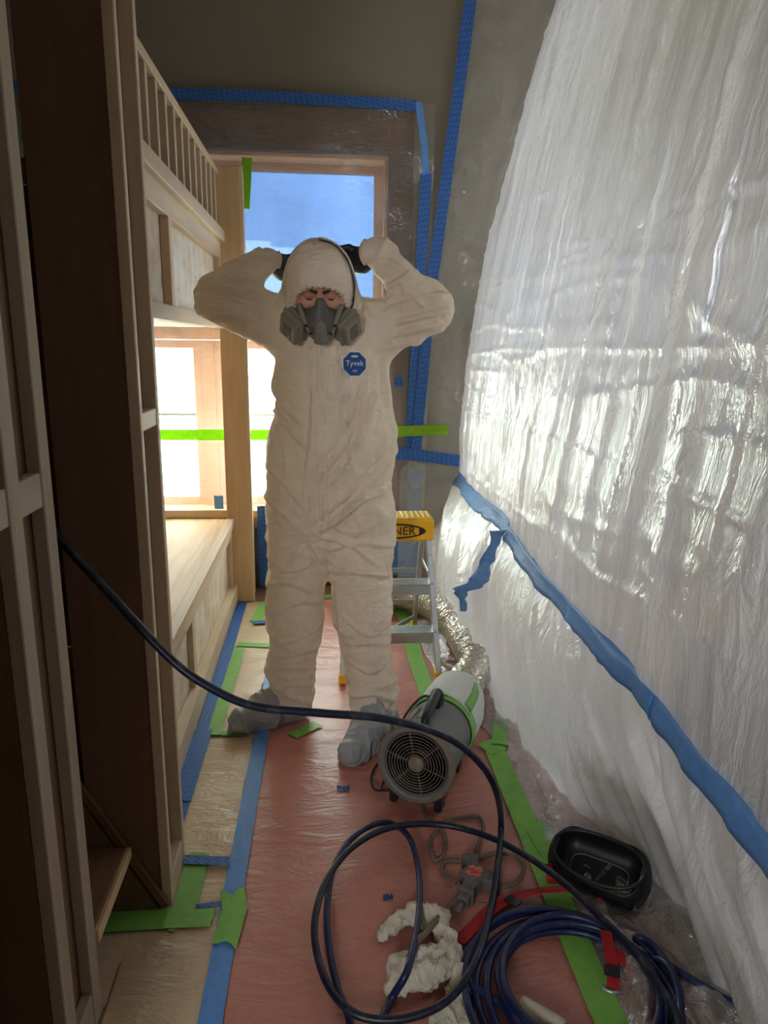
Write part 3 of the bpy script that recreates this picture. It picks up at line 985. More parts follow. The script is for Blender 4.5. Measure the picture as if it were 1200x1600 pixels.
# ------------------------------------------------------------------ implicit surfaces for soft bodies
class Field:
    def __init__(s, lo, hi, h):
        s.o = np.array(lo, float)
        s.h = h
        n = np.ceil((np.array(hi) - s.o) / h).astype(int) + 1
        s.ax = [s.o[i] + h * np.arange(n[i]) for i in range(3)]
        s.V = np.full(tuple(n), 1.0, dtype=np.float32)

    def _win(s, lo, hi):
        sl = []
        for i in range(3):
            a = int(max(0, math.floor((lo[i] - s.o[i]) / s.h)))
            b = int(min(len(s.ax[i]), math.ceil((hi[i] - s.o[i]) / s.h) + 1))
            sl.append(slice(a, b))
        X, Y, Z = np.meshgrid(s.ax[0][sl[0]], s.ax[1][sl[1]], s.ax[2][sl[2]], indexing='ij')
        return tuple(sl), X, Y, Z

    def _mix(s, sl, d, k, sub=False):
        A = s.V[sl]
        d = d.astype(np.float32)
        if sub:
            d = -d
            hh = np.clip(0.5 - 0.5 * (A - d) / k, 0, 1)   # smooth max
            s.V[sl] = A + (d - A) * hh + k * hh * (1 - hh)
        else:
            hh = np.clip(0.5 + 0.5 * (A - d) / k, 0, 1)
            s.V[sl] = A + (d - A) * hh - k * hh * (1 - hh)

    def cone(s, a, b, ra, rb, k=0.03, sc=(1, 1, 1), sub=False):
        """tapered capsule; sc squeezes it along the axes"""
        a, b, sc = np.array(a, float), np.array(b, float), np.array(sc, float)
        R = max(ra, rb) * max(1, sc.max()) + k * 2.5 + 2 * s.h
        sl, X, Y, Z = s._win(np.minimum(a, b) - R, np.maximum(a, b) + R)
        if X.size == 0: return
        px, py, pz = (X - a[0]) / sc[0], (Y - a[1]) / sc[1], (Z - a[2]) / sc[2]
        ab = (b - a) / sc
        L = ab @ ab
        t = np.clip((px * ab[0] + py * ab[1] + pz * ab[2]) / max(L, 1e-9), 0, 1)
        d = np.sqrt((px - ab[0] * t) ** 2 + (py - ab[1] * t) ** 2 + (pz - ab[2] * t) ** 2) - (ra + (rb - ra) * t)
        s._mix(sl, d * sc.min() ** 0.5, k, sub)

    def ell(s, c, r, k=0.03, rot=None, sub=False):
        c, r = np.array(c, float), np.array(r, float)
        R = r.max() + k * 2.5 + 2 * s.h
        sl, X, Y, Z = s._win(c - R, c + R)
        if X.size == 0: return
        P = np.stack([X - c[0], Y - c[1], Z - c[2]], -1)
        if rot is not None: P = P @ np.array(rot)          # world -> local
        q = np.sqrt(((P / r) ** 2).sum(-1)) + 1e-9
        q2 = np.sqrt(((P / r ** 2) ** 2).sum(-1)) + 1e-9
        s._mix(sl, q * (q - 1) / q2, k, sub)

    def rbox(s, c, half, rad, k=0.01, rot=None, sub=False):
        c, half = np.array(c, float), np.array(half, float)
        R = np.linalg.norm(half) + rad + k * 2.5 + 2 * s.h
        sl, X, Y, Z = s._win(c - R, c + R)
        if X.size == 0: return
        P = np.stack([X - c[0], Y - c[1], Z - c[2]], -1)
        if rot is not None: P = P @ np.array(rot)
        q = np.abs(P) - (half - rad)
        d = np.sqrt((np.maximum(q, 0) ** 2).sum(-1)) + np.minimum(q.max(-1), 0) - rad
        s._mix(sl, d, k, sub)

    def mesh(s):
        V, h = s.V, s.h
        S = V < 0
        cnt = np.zeros(tuple(n - 1 for n in V.shape), dtype=np.int8)
        cor = [(i, j, k) for i in (0, 1) for j in (0, 1) for k in (0, 1)]
        sh = cnt.shape
        for i, j, k in cor: cnt += S[i:i + sh[0], j:j + sh[1], k:k + sh[2]]
        cells = (cnt > 0) & (cnt < 8)
        I = np.argwhere(cells)
        idx = np.full(sh, -1, dtype=np.int64)
        idx[cells] = np.arange(len(I))
        acc = np.zeros((len(I), 3))
        num = np.zeros(len(I))
        for a in cor:
            for ax in range(3):
                if a[ax]: continue
                b = list(a)
                b[ax] = 1
                va = V[tuple((I + a).T)]
                vb = V[tuple((I + b).T)]
                m = (va < 0) != (vb < 0)
                t = va[m] / (va[m] - vb[m])
                p = np.repeat(np.array([a], float), m.sum(), 0)
                p[:, ax] += t
                acc[m] += p
                num[m] += 1
        verts = (I + acc / num[:, None]) * h + s.o
        quads = []
        for ax in range(3):
            u, w = (ax + 1) % 3, (ax + 2) % 3
            A = np.take(S, range(0, S.shape[ax] - 1), ax)
            B = np.take(S, range(1, S.shape[ax]), ax)
            E = np.argwhere(A != B)
            E = E[(E[:, u] > 0) & (E[:, w] > 0) & (E[:, u] < V.shape[u] - 1) & (E[:, w] < V.shape[w] - 1)]
            ins = S[tuple(E.T)]
            c = []
            for du, dw in ((1, 1), (0, 1), (0, 0), (1, 0)):
                e = E.copy()
                e[:, u] -= du
                e[:, w] -= dw
                c.append(idx[tuple(e.T)])
            Q = np.stack(c, 1)
            Q[~ins] = Q[~ins][:, ::-1]
            quads.append(Q)
        return verts, np.concatenate(quads)


def np_mesh(name, V, Q, mat, parent=None, smooth=True):
    me = bpy.data.meshes.new(name)
    me.vertices.add(len(V))
    me.vertices.foreach_set('co', np.asarray(V, dtype=np.float32).ravel())
    me.loops.add(Q.size)
    me.loops.foreach_set('vertex_index', Q.astype(np.int32).ravel())
    me.polygons.add(len(Q))
    me.polygons.foreach_set('loop_start', (np.arange(len(Q)) * 4).astype(np.int32))
    me.polygons.foreach_set('use_smooth', np.ones(len(Q), dtype=bool))
    me.update(calc_edges=True)
    me.validate()
    me.materials.append(mat)
    o = bpy.data.objects.new(name, me)
    COL.objects.link(o)
    if parent is not None: parent_to(o, parent)
    return o


def vnormals(V, Q):
    n = np.cross(V[Q[:, 2]] - V[Q[:, 0]], V[Q[:, 3]] - V[Q[:, 1]])
    N = np.zeros_like(V)
    for k in range(4): np.add.at(N, Q[:, k], n)
    return N / (np.linalg.norm(N, axis=1, keepdims=True) + 1e-12)


def relax(V, Q, it=2, f=0.5):
    for _ in range(it):
        S = np.zeros_like(V)
        c = np.zeros(len(V))
        for a, b in ((0, 1), (1, 2), (2, 3), (3, 0)):
            np.add.at(S, Q[:, a], V[Q[:, b]])
            np.add.at(S, Q[:, b], V[Q[:, a]])
            np.add.at(c, Q[:, a], 1)
            np.add.at(c, Q[:, b], 1)
        V = V + f * (S / np.maximum(c, 1)[:, None] - V)
    return V


# ------------------------------------------------------------------ person in white coverall, arms raised behind the head
def m_suit():
    t = NT('white_nonwoven_fabric')
    v = t.coord()
    a = t.noise(v, 9, 6, 0.6, 1.2)
    c = t.ramp(a, [(0.3, srgb(234, 214, 190)), (0.7, srgb(246, 230, 210))])  # warm tint of the white cloth stands in for light bounced off wood
    def crease(vec, scale, dist, w):
        k = t.noise(vec, scale, 3, 0.5, dist)
        return t.math('SUBTRACT', 1.0, t.math('MINIMUM', t.math('MULTIPLY', t.math('ABSOLUTE', t.math('SUBTRACT', k, 0.5)), w), 1.0))
    n0 = t.bump(crease(t.coord((1, 1, 0.4), (0, 0.5, 0)), 8, 0.6, 7), 0.40, 0.012)
    n1 = t.bump(crease(t.coord((0.6, 1, 1.5), (0, -0.45, 0)), 10, 1.2, 8), 0.28, 0.010, n0)
    n2 = t.bump(t.noise(t.coord((1, 1, 2.0)), 30, 4, 0.6, 1.2), 0.25, 0.005, n1)
    sh = t.pbr(c, 0.55, 0, n2, 0.35)
    tl = t.n('ShaderNodeBsdfTranslucent')
    tl.inputs[0].default_value = srgb(240, 232, 220)
    t.l(n2, tl.inputs['Normal'])
    return t.done(t.mixs(0.22, sh, tl.outputs[0]))


M_suit = m_suit()
M_boot = m_plain('grey_boot_fabric', srgb(156, 158, 158), 0.55, var=0.08, vs=14, bump=0.5, bs=24)
M_glove = m_plain('black_nitrile', srgb(24, 26, 36), 0.4, var=0.15, bump=0.2, bs=50)
M_skin = m_plain('skin', srgb(196, 138, 112), 0.5, var=0.10, vs=22, bump=0.1, bs=200)
M_rubber = m_plain('grey_respirator_rubber', srgb(90, 85, 78), 0.55, var=0.06, vs=20)
M_cart = m_plain('respirator_cartridge', srgb(124, 117, 105), 0.5, var=0.06, vs=20)
M_dark = m_plain('dark_strap', srgb(38, 38, 42), 0.6, var=0.15)
M_hair = m_plain('dark_brow_hair', srgb(56, 40, 30), 0.7, var=0.3, vs=200)
M_eye = m_plain('eye_dark', srgb(62, 44, 38), 0.2, var=0.1)
M_badge = m_plain('badge_blue', srgb(26, 72, 138), 0.5, var=0.05)
M_white = m_plain('white_print', srgb(236, 236, 236), 0.5, var=0.02)

person = empty('person', (0.02, 2.42, 0), 'person in white hooded coverall and respirator, arms raised behind the head', 'person')

SH_L, EL_L, WR_L = np.array([-.155, 2.46, 1.465]), np.array([-.335, 2.40, 1.535]), np.array([-.178, 2.475, 1.662])
SH_R, EL_R, WR_R = np.array([.190, 2.46, 1.445]), np.array([.345, 2.40, 1.515]), np.array([.180, 2.46, 1.690])
F = Field((-.52, 2.10, 0.04), (.55, 2.78, 1.82), 0.0066)
# trunk
F.cone((.03, 2.455, 1.37), (.03, 2.445, 1.08), .195, .205, .05, (1, .66, 1))
F.cone((.015, 2.45, 1.04), (.012, 2.455, .86), .205, .222, .06, (1, .68, 1))
F.cone((-.10, 2.46, 1.445), (.16, 2.46, 1.435), .085, .085, .05)
F.cone((.005, 2.44, 1.46), (-.005, 2.37, 1.55), .085, .09, .05)
# legs
F.cone((-.098, 2.455, .80), (-.118, 2.44, .46), .122, .098, .035, (1, 1, 1))
F.cone((-.118, 2.44, .46), (-.150, 2.475, .100), .098, .084, .03)
F.cone((.125, 2.455, .80), (.118, 2.415, .46), .126, .102, .035)
F.cone((.118, 2.415, .46), (.160, 2.365, .085), .102, .080, .03)
# sleeves
F.cone(SH_L, EL_L, .094, .078, .035)
F.cone(EL_L, WR_L, .074, .048, .02)
F.cone(SH_R, EL_R, .100, .088, .035)
F.cone(EL_R, WR_R, .082, .050, .02)
F.cone(WR_R + (-.004, 0, 0), WR_R + (.022, -.005, -.014), .056, .060, .012)
# hood
HC = np.array([-.008, 2.335, 1.575])
hp = math.radians(30)
HR = np.array([[1, 0, 0], [0, -math.sin(hp), -math.cos(hp)], [0, math.cos(hp), -math.sin(hp)]]).T
# columns of HR: local x (right), local y (up), local z (forward) in world axes
HR = np.stack([np.array([1.0, 0, 0]), np.array([0, -math.sin(hp), math.cos(hp)]), np.array([0, -math.cos(hp), -math.sin(hp)])], 1)


def hl(x, y, z):
    """head-local point (right, up, forward) to world"""
    return HC + HR @ np.array([x, y, z])


F.ell(HC + (0, .012, .005), (.112, .135, .142), .035, HR)
F.ell(HC + (0.0, .07, -.05), (.115, .10, .13), .05)
F.cone(hl(-.085, -.08, .02), hl(-.10, -.16, .0), .045, .05, .04)
F.cone(hl(.085, -.08, .02), hl(.11, -.17, -.01), .05, .055, .04)
# face opening
F.ell(hl(0, -.046, .115), (.086, .090, .085), .010, HR, sub=True)
SV, SQ = F.mesh()
SV = relax(SV, SQ, 4, 0.5)
SN = vnormals(SV, SQ)


def seg_t(p, a, b):
    ab = b - a
    t = np.clip(((p - a) @ ab) / (ab @ ab), 0, 1)
    return t, np.linalg.norm(p - (a + t[:, None] * ab), axis=1)


def ridge(x, y, z):
    n = noise.noise(Vector((x, y, z)))
    return max(0.0, 1.0 - abs(n) * 3.2) ** 1.5


def suit_disp(p, n):
    x, y, z = p
    d = 0.0
    arm = (x < -.20 or x > .255) and z > 1.30
    head = z > 1.50 and abs(x) < .14 and y < 2.50
    if head:
        ph = math.atan2(x - HC[0], -(y - HC[1]))
        d += 0.0015 * ridge(ph * 5, z * 3, 3) + 0.001 * nz(ph * 14, z * 6, 1)
        # gathered elastic edge
        l = HR.T @ (np.array(p) - HC)
        e = abs(math.hypot(l[0] / .078, (l[1] + .05) / .09) - 1.0)
        if l[2] > 0.02 and e < 0.4:
            d += (0.4 - e) * 0.011 * math.sin(math.atan2(l[1] + .05, l[0]) * 34)
        # centre seam
        if abs(x - HC[0] + .012) < .006 and z > 1.58: d -= 0.0018
        return d
    if arm:
        s = 1 if x > 0 else -1
        d += 0.012 * ridge(x * 7 + s * z * 4, y * 4, z * 8 + x * 5 * s) - 0.007
        d += 0.003 * ridge(x * 20, y * 8, z * 18 + 3)
        d += 0.006 * nz(x * 11, y * 9, z * 11)
        return d
    def legs():                                            # sagging cross folds, heavier near the ankle
        k = 1.0 + 0.9 * max(0, (0.5 - z) / 0.4)
        sx = x + 0.15
        tilt = (0.8 if x < 0.02 else -0.8)
        e = k * 0.009 * ridge(sx * 3.5 + tilt * z, y * 3.5, z * 7.5 + sx * 3 * tilt) - 0.004
        e += k * 0.0035 * ridge(sx * 8, y * 6, z * 17 + sx * 6 * tilt)
        e += k * 0.0012 * ridge(sx * 15, y * 12, z * 40 + sx * 9)
        e += 0.010 * nz(sx * 5, y * 5, z * 5)
        if z < 0.16: e += 0.010 * math.sin(z * 75 + nz(x * 9, y * 9, 0) * 3) * (0.16 - z) / 0.1
        return e

    def trunk():                                           # long diagonal drape lines
        w = 0.35 + 0.65 * max(0, -n[1])
        a = x - 0.02
        sg = max(-1.0, min(1.0, a / 0.06))
        e = w * 0.015 * ridge(a * 6.0 - z * 1.6 * sg, y * 3, z * 2.4 + 3.1 * sg) - 0.006
        e += w * 0.007 * ridge(a * 8 + z * 4.5 * sg, y * 3, z * 5 + 9)
        e += w * 0.003 * ridge(a * 16 - z * 7 * sg, y * 6, z * 9 + 2)
        e += 0.012 * nz(a * 4.2, y * 3, z * 3.4)
        e += 0.001 * ridge(a * 24, y * 8, z * 18)
        if n[1] < -0.3 and z < 1.40:                       # zip placket
            xc = -0.022 - 0.05 * max(0, 1.1 - z) + 0.008 * nz(0, 0, z * 8)
            q = abs(x - xc)
            if q < 0.026: e += 0.006 * (1 - (q / 0.026) ** 6)
            if q < 0.006: e -= 0.004
            if z < 0.95: e += 0.010 * ridge(a * 10 + (z - .8) * 9 * sg, 3, z * 11) * (0.95 - z) / 0.12
        if 0.98 < z < 1.10: e += 0.006 * nz(a * 16, y * 14, z * 4)
        return e

    if z < 0.70: return legs()
    if z > 0.88: return trunk()
    f = (z - 0.70) / 0.18
    f = f * f * (3 - 2 * f)
    return legs() * (1 - f) + trunk() * f


SV2 = SV.copy()
for i in range(len(SV)):
    SV2[i] += SN[i] * suit_disp(SV[i], SN[i])
# creases of the cloth: each stroke is a short curve over the front of the suit, with its depth
STROKES = [(415, 640, 440, 660, 478, 700, 9), (412, 735, 440, 752, 476, 792, 10), (490, 600, 484, 690, 470, 800, 7), (565, 650, 530, 700, 495, 742, 10), (592, 610, 552, 690, 502, 762, 12),
           (578, 758, 530, 800, 488, 828, 15), (612, 762, 560, 778, 508, 818, 9), (420, 585, 440, 635, 472, 662, 8), (402, 780, 440, 800, 466, 822, 10), (572, 590, 562, 650, 556, 705, 8), (626, 702, 585, 738, 566, 758, 10),
           (430, 560, 424, 610, 436, 660, 7), (600, 560, 606, 620, 622, 690, 8), (520, 560, 530, 610, 520, 660, 7), (440, 690, 446, 730, 436, 770, 7), (545, 700, 548, 735, 540, 770, 6),
           (414, 880, 455, 892, 492, 880, 8), (420, 922, 452, 910, 492, 930, 8), (508, 902, 560, 893, 612, 906, 9), (515, 860, 570, 848, 622, 862, 7), (528, 958, 578, 988, 612, 968, 11), (424, 962, 470, 940, 502, 950, 8),
           (430, 1012, 470, 998, 502, 984, 9), (420, 1062, 455, 1048, 492, 1060, 9), (540, 1030, 580, 1042, 618, 1022, 9), (550, 1082, 585, 1074, 620, 1092, 9), (425, 1035, 450, 1030, 480, 1022, 7), (545, 1005, 575, 1000, 612, 1008, 7), (430, 1085, 458, 1078, 492, 1088, 7),
           (480, 842, 500, 880, 512, 920, 8), (470, 850, 455, 880, 425, 900, 7), (500, 838, 545, 850, 585, 880, 8),
           (318, 452, 366, 458, 412, 472, 11), (312, 438, 360, 430, 400, 440, 9), (330, 486, 372, 492, 406, 504, 9), (332, 424, 380, 404, 428, 394, 8), (345, 505, 380, 508, 410, 520, 7),
           (692, 458, 650, 466, 608, 482, 12), (702, 480, 660, 492, 618, 502, 10), (680, 504, 640, 514, 612, 524, 9), (652, 420, 622, 436, 600, 446, 8), (690, 440, 650, 428, 608, 402, 9), (660, 530, 632, 534, 610, 540, 7)]
for q in STROKES:
    cps = []
    for k in range(3):
        w3 = at(q[2 * k], q[2 * k + 1], 'y', 2.35)
        cps.append(Vector((w3.x + 0.0135 * w3.z, 0, w3.z)))
    pl = catmull(cps, 6)
    A = q[6] * 0.0017
    best = np.full(len(SV2), 9.0)
    tt = np.zeros(len(SV2))
    sgn = np.zeros(len(SV2))
    XZ = SV2[:, [0, 2]]
    for k in range(len(pl) - 1):
        a2, b2 = np.array([pl[k].x, pl[k].z]), np.array([pl[k + 1].x, pl[k + 1].z])
        ab = b2 - a2
        t2 = np.clip(((XZ - a2) @ ab) / (ab @ ab), 0, 1)
        r = XZ - (a2 + t2[:, None] * ab)
        d2 = np.linalg.norm(r, axis=1)
        m = d2 < best
        best[m] = d2[m]
        tt[m] = (k + t2[m]) / (len(pl) - 1)
        sgn[m] = np.sign(ab[0] * r[m, 1] - ab[1] * r[m, 0])
    taper = np.sin(np.pi * np.clip(tt * 0.96 + 0.02, 0, 1)) ** 0.6
    sd = best * sgn
    prof = np.exp(-((sd - 0.005) / 0.0095) ** 2) - 0.75 * np.exp(-((sd + 0.013) / 0.011) ** 2)
    face = np.clip((0.25 - SN[:, 1]) / 0.5, 0, 1)
    SV2 += SN * (A * prof * taper * face * (best < 0.05))[:, None]
coverall = np_mesh('coverall', SV2, SQ, M_suit, person)
coverall['label'] = 'white nonwoven hooded coverall'
bvh = BVHTree.FromPolygons([tuple(v) for v in SV2], [tuple(q) for q in SQ])


def front_hit(x, z, off=0.003):
    h = bvh.ray_cast(Vector((x, 1.9, z)), Vector((0, 1, 0)))
    return h[0] + Vector((0, -off, 0)) if h[0] is not None else Vector((x, 2.33, z))


# chest badge: octagon and lettering laid on the cloth
BC = (0.098, 1.334)
by = front_hit(*BC).y
bh = [front_hit(BC[0] + dx, BC[1] + dz).y for dx in (-.035, 0, .035) for dz in (-.035, 0, .035)]
sx_ = (bh[6] + bh[7] + bh[8] - bh[0] - bh[1] - bh[2]) / 3 / .07
sz_ = (bh[2] + bh[5] + bh[8] - bh[0] - bh[3] - bh[6]) / 3 / .07
bmin = min(b - sx_ * dx - sz_ * dz for b, (dx, dz) in zip(bh, [(dx, dz) for dx in (-.035, 0, .035) for dz in (-.035, 0, .035)]))


def badge_pt(u, v, off):
    return Vector((BC[0] + u, bmin + sx_ * u + sz_ * v - 0.004 - off, BC[1] + v))


def octagon(name, r, off, mat, par):
    V = [badge_pt(r * math.cos(PI / 8 + k * PI / 4), r * math.sin(PI / 8 + k * PI / 4), off) for k in range(8)]
    V += [v + Vector((0, 0.0012, 0)) for v in V]
    Fc = [tuple(range(8)), tuple(range(15, 7, -1))] + [(k, k + 8, (k + 1) % 8 + 8, (k + 1) % 8) for k in range(8)]
    return mesh_obj(name, V, Fc, mat, par)


bd = octagon('badge', 0.0425, 0.0, M_white, person)
octagon('badge_face', 0.0395, 0.0010, M_badge, bd)
for body, size, vy in (('Tyvek', 0.024, 0.002), ('400', 0.010, -0.022)):
    tv, tf = text_geo(body, size)
    mesh_obj('lettering', [badge_pt(v.x, v.y + vy, 0.0026) for v in tv], tf, M_white, bd)
V = [badge_pt(0.012 * math.cos(a), 0.024 + 0.0038 * math.sin(a), 0.0026) for a in [k * PI / 10 for k in range(20)]]
mesh_obj('oval_mark', V, [tuple(range(20))], M_white, bd)
tv, tf = text_geo('DUPONT', 0.0052)
mesh_obj('lettering', [badge_pt(v.x, v.y + 0.024, 0.0032) for v in tv], tf, M_badge, bd)

# head with face
G = Field(HC - .17, HC + .17, 0.0045)
G.ell(hl(0, .012, -.01), (.088, .108, .105), .02, HR)
G.ell(hl(0, -.055, .035), (.066, .075, .068), .03, HR)          # jaw
G.cone(hl(-.045, .028, .083), hl(.045, .028, .083), .014, .014, .016)   # brow ridge
G.cone(hl(0, .012, .094), hl(0, -.036, .122), .009, .016, .010)   # nose
G.ell(hl(-.048, -.022, .078), (.026, .022, .022), .02, HR)        # cheeks
G.ell(hl(.048, -.022, .078), (.026, .022, .022), .02, HR)
G.ell(hl(-.033, .004, .100), (.019, .012, .012), .010, HR, sub=True)
G.ell(hl(.033, .004, .100), (.019, .012, .012), .010, HR, sub=True)
for s in (-1, 1):
    G.ell(hl(s * .033, .008, .086), (.016, .009, .011), .004, HR)   # lowered upper lids
    G.ell(hl(s * .033, -.009, .085), (.015, .006, .010), .004, HR)
G.cone(hl(-.022, -.075, .098), hl(.022, -.075, .098), .008, .008, .008)   # lips
GV, GQ = G.mesh()
head = np_mesh('head', relax(GV, GQ, 2, 0.5), GQ, M_skin, person)
for s in (-1, 1):
    K = Field(hl(s * .033, 0, .09) - .04, hl(s * .033, 0, .09) + .04, 0.002)
    K.ell(hl(s * .033, -.0025, .0885), (.012, .0028, .008), .002, HR)
    kv, kq = K.mesh()
    np_mesh('eye', kv, kq, M_eye, head)
    K = Field(hl(s * .033, 0, .09) - .05, hl(s * .033, 0, .09) + .05, 0.002)
    K.cone(hl(s * .012, .025, .102), hl(s * .054, .031, .084), .0055, .003, .002)
    kv, kq = K.mesh()
    np_mesh('eyebrow', kv, kq, M_hair, head)

# ------------------------------------------------------------------ respirator
resp = bpy.data.objects.new('respirator', None)
COL.objects.link(resp)
resp.location = hl(0, -.05, .12)
parent_to(resp, person)
resp.matrix_parent_inverse = Matrix.Translation(person.location).inverted()
resp['label'] = 'grey half-mask respirator with twin cartridges'


def rlocal(o):
    """parts of the respirator are built in world space"""
    return o


def resp_part(name, V, Q, mat):
    o = np_mesh(name, V, Q, mat)
    parent_to(o, person)
    o.parent = resp
    o.matrix_parent_inverse = Matrix.Translation(resp.location).inverted()
    return o


K = Field(hl(0, -.06, .12) - .13, hl(0, -.06, .12) + .13, 0.0032)
K.cone(hl(0, .002, .120), hl(0, -.060, .128), .014, .040, .02)
K.ell(hl(0, -.068, .112), (.056, .050, .040), .02, HR)
K.cone(hl(-.052, -.045, .085), hl(-.02, -.07, .12), .020, .030, .02)
K.cone(hl(.052, -.045, .085), hl(.02, -.07, .12), .020, .030, .02)
K.cone(hl(0, -.10, .105), hl(0, -.118, .09), .036, .03, .015)
kv, kq = K.mesh()
resp_part('facepiece', relax(kv, kq, 1), kq, M_rubber)
K = Field(hl(0, -.07, .15) - .08, hl(0, -.07, .15) + .08, 0.0025)
K.cone(hl(0, -.048, .158), hl(0, -.098, .150), .013, .024, .006)
K.rbox(hl(0, -.075, .158), (.017, .026, .012), .006, .006, HR)
kv, kq = K.mesh()
resp_part('front_cover', kv, kq, M_cart)
# exhalation port
pm = Matrix.Translation(Vector(hl(0, -.105, .140))) @ Matrix(np.stack([HR[:, 0], HR @ np.array([0, .55, .83]), HR @ np.array([0, -.83, .55])], 1).tolist()).to_4x4()
o = lathe('exhale_valve', [(0.0, .020), (.015, .020), (.021, .017), (.022, .006), (.026, .004), (.026, -.006), (0, -.006)], M_rubber, None, 28, pm)
o.parent = resp
o.matrix_parent_inverse = Matrix.Translation(resp.location).inverted()
for s in (-1, 1):
    # cartridge faces forward and outward
    zc = np.array([s * .74, -.18, .65])
    zc /= np.linalg.norm(zc)
    yc = np.array([0, 1, 0]) - zc * zc[1]
    yc /= np.linalg.norm(yc)
    xc = np.cross(yc, zc)
    ca, sa = math.cos(s * .38), math.sin(s * .38)
    xc, yc = xc * ca + yc * sa, yc * ca - xc * sa
    RL = HR @ np.stack([xc, yc, zc], 1)
    c0 = hl(s * .082, -.085, .105)
    K = Field(c0 - .10, c0 + .10, 0.0028)
    K.rbox(c0 + RL @ np.array([0, 0, -.012]), (.040, .048, .012), .011, .001, RL)
    K.rbox(c0 + RL @ np.array([0, 0, .006]), (.043, .051, .0075), .007, .001, RL)
    K.rbox(c0 + RL @ np.array([0, 0, .020]), (.037, .045, .009), .008, .0015, RL)
    K.cone(c0 + RL @ np.array([0, 0, -.03]), c0, .022, .022, .004)
    kv, kq = K.mesh()
    fo = resp_part('filter_cartridge', kv, kq, M_cart)
    K = Field(c0 - .08, c0 + .08, 0.0022)
    K.rbox(c0 + RL @ np.array([0, -.004, .028]), (.017, .028, .0025), .0024, .001, RL)
    kv, kq = K.mesh()
    resp_part('cartridge_recess', kv, kq, M_rubber)
    # yoke strap with snap holes between valve and cartridge
    P = catmull([Vector(hl(s * .020, -.098, .150)), Vector(hl(s * .036, -.075, .148)), Vector(hl(s * .05, -.045, .132)), Vector(hl(s * .066, -.012, .105))], 6)
    for q_, w_ in ((P, .0085),):
        V_, F_ = tube_geo(q_, w_, 8)
        o = mesh_obj('yoke', V_, F_, M_cart, None, True)
        o.parent = resp
        o.matrix_parent_inverse = Matrix.Translation(resp.location).inverted()
    for f in (0.25, 0.55):
        p = P[int(f * (len(P) - 1))] + Vector(HR @ np.array([0, .002, .008]))
        mm = Matrix.Translation(p) @ Matrix(np.stack([HR[:, 0], HR[:, 1], HR[:, 2]], 1).tolist()).to_4x4()
        o = lathe('snap', [(0, .003), (.004, .003), (.005, 0)], M_dark, None, 12, mm)
        o.parent = resp
        o.matrix_parent_inverse = Matrix.Translation(resp.location).inverted()


def hood_path(pts):
    """lay points on the hood surface"""
    out = []
    for p in pts:
        p = Vector(p)
        loc, nor, _, _ = bvh.find_nearest(p)
        out.append(loc + nor * 0.003)
    return out


def ribbon(name, P, w, th, mat, par):
    V, Fc = [], []
    n = len(P)
    for i, p in enumerate(P):
        t = (P[min(i + 1, n - 1)] - P[max(i - 1, 0)]).normalized()
        loc, nor, _, _ = bvh.find_nearest(p)
        s = t.cross(nor).normalized()
        for a, b in ((-.5, 0), (.5, 0), (.5, 1), (-.5, 1)):
            V.append(p + s * w * a + nor * th * b)
    for i in range(n - 1):
        for k in range(4):
            a, b = i * 4 + k, i * 4 + (k + 1) % 4
            Fc.append((a, b, b + 4, a + 4))
    o = mesh_obj(name, V, Fc, mat, None, True)
    o.parent = par
    o.matrix_parent_inverse = Matrix.Translation(par.location).inverted()
    return o


for s in (1,):
    raw = catmull([Vector(hl(s * .085, -.055, .075)), Vector(hl(s * .105, .0, .050 if s > 0 else .0)), Vector(hl(s * .100, .06, .03 if s > 0 else -.05)), Vector(hl(s * .06, .118, .0 if s > 0 else -.03)), Vector(hl(s * .0, .140, -.012))], 8)
    ribbon('head_strap', hood_path(raw), 0.009, 0.002, M_dark, resp)


# ------------------------------------------------------------------ gloved hands behind the hood
def hand(side):
    wr = (WR_L if side < 0 else WR_R).copy()
    s = -side                                            # fingers point to the middle
    ax = np.array([s * 1.0, .30, .06])
    ax /= np.linalg.norm(ax)
    upv = np.array([0, 0.15, 1.0])
    upv -= ax * (upv @ ax)
    upv /= np.linalg.norm(upv)
    nrm = np.cross(ax, upv)
    nrm = nrm if nrm[1] < 0 else -nrm                    # palm looks at the head
    o = wr + ax * .050 + np.array([0, .040, -.022])
    K = Field(o - .16, o + .16, 0.0042)
    K.cone(wr + ax * .004, o, .030, .043, .012)
    q = lambda a, u, n: o + ax * a + upv * u + nrm * n
    K.cone(q(.0, .0, 0), q(.055, .022, 0), .026, .019, .02)
    K.cone(q(.0, -.01, 0), q(.055, -.022, 0), .026, .018, .02)
    for u, L, b in ((.030, .060, .3), (.011, .070, .4), (-.009, .066, .5), (-.028, .052, .6)):
        k0, k1, k2 = q(.068, u, 0), q(.068 + L * .52, u * 1.1, .010 * b), q(.068 + L, u * 1.12, .035 * b)
        K.cone(k0, k1, .0102, .0092, .004)
        K.cone(k1, k2, .0092, .0080, .004)
    K.cone(q(.005, .022, .008), q(.040, .032, .026), .014, .0115, .006)
    K.cone(q(.040, .032, .026), q(.068, .026, .036), .0112, .009, .004)
    kv, kq = K.mesh()
    return np_mesh('glove', kv, kq, M_glove, person)


hand(-1)
hand(1)


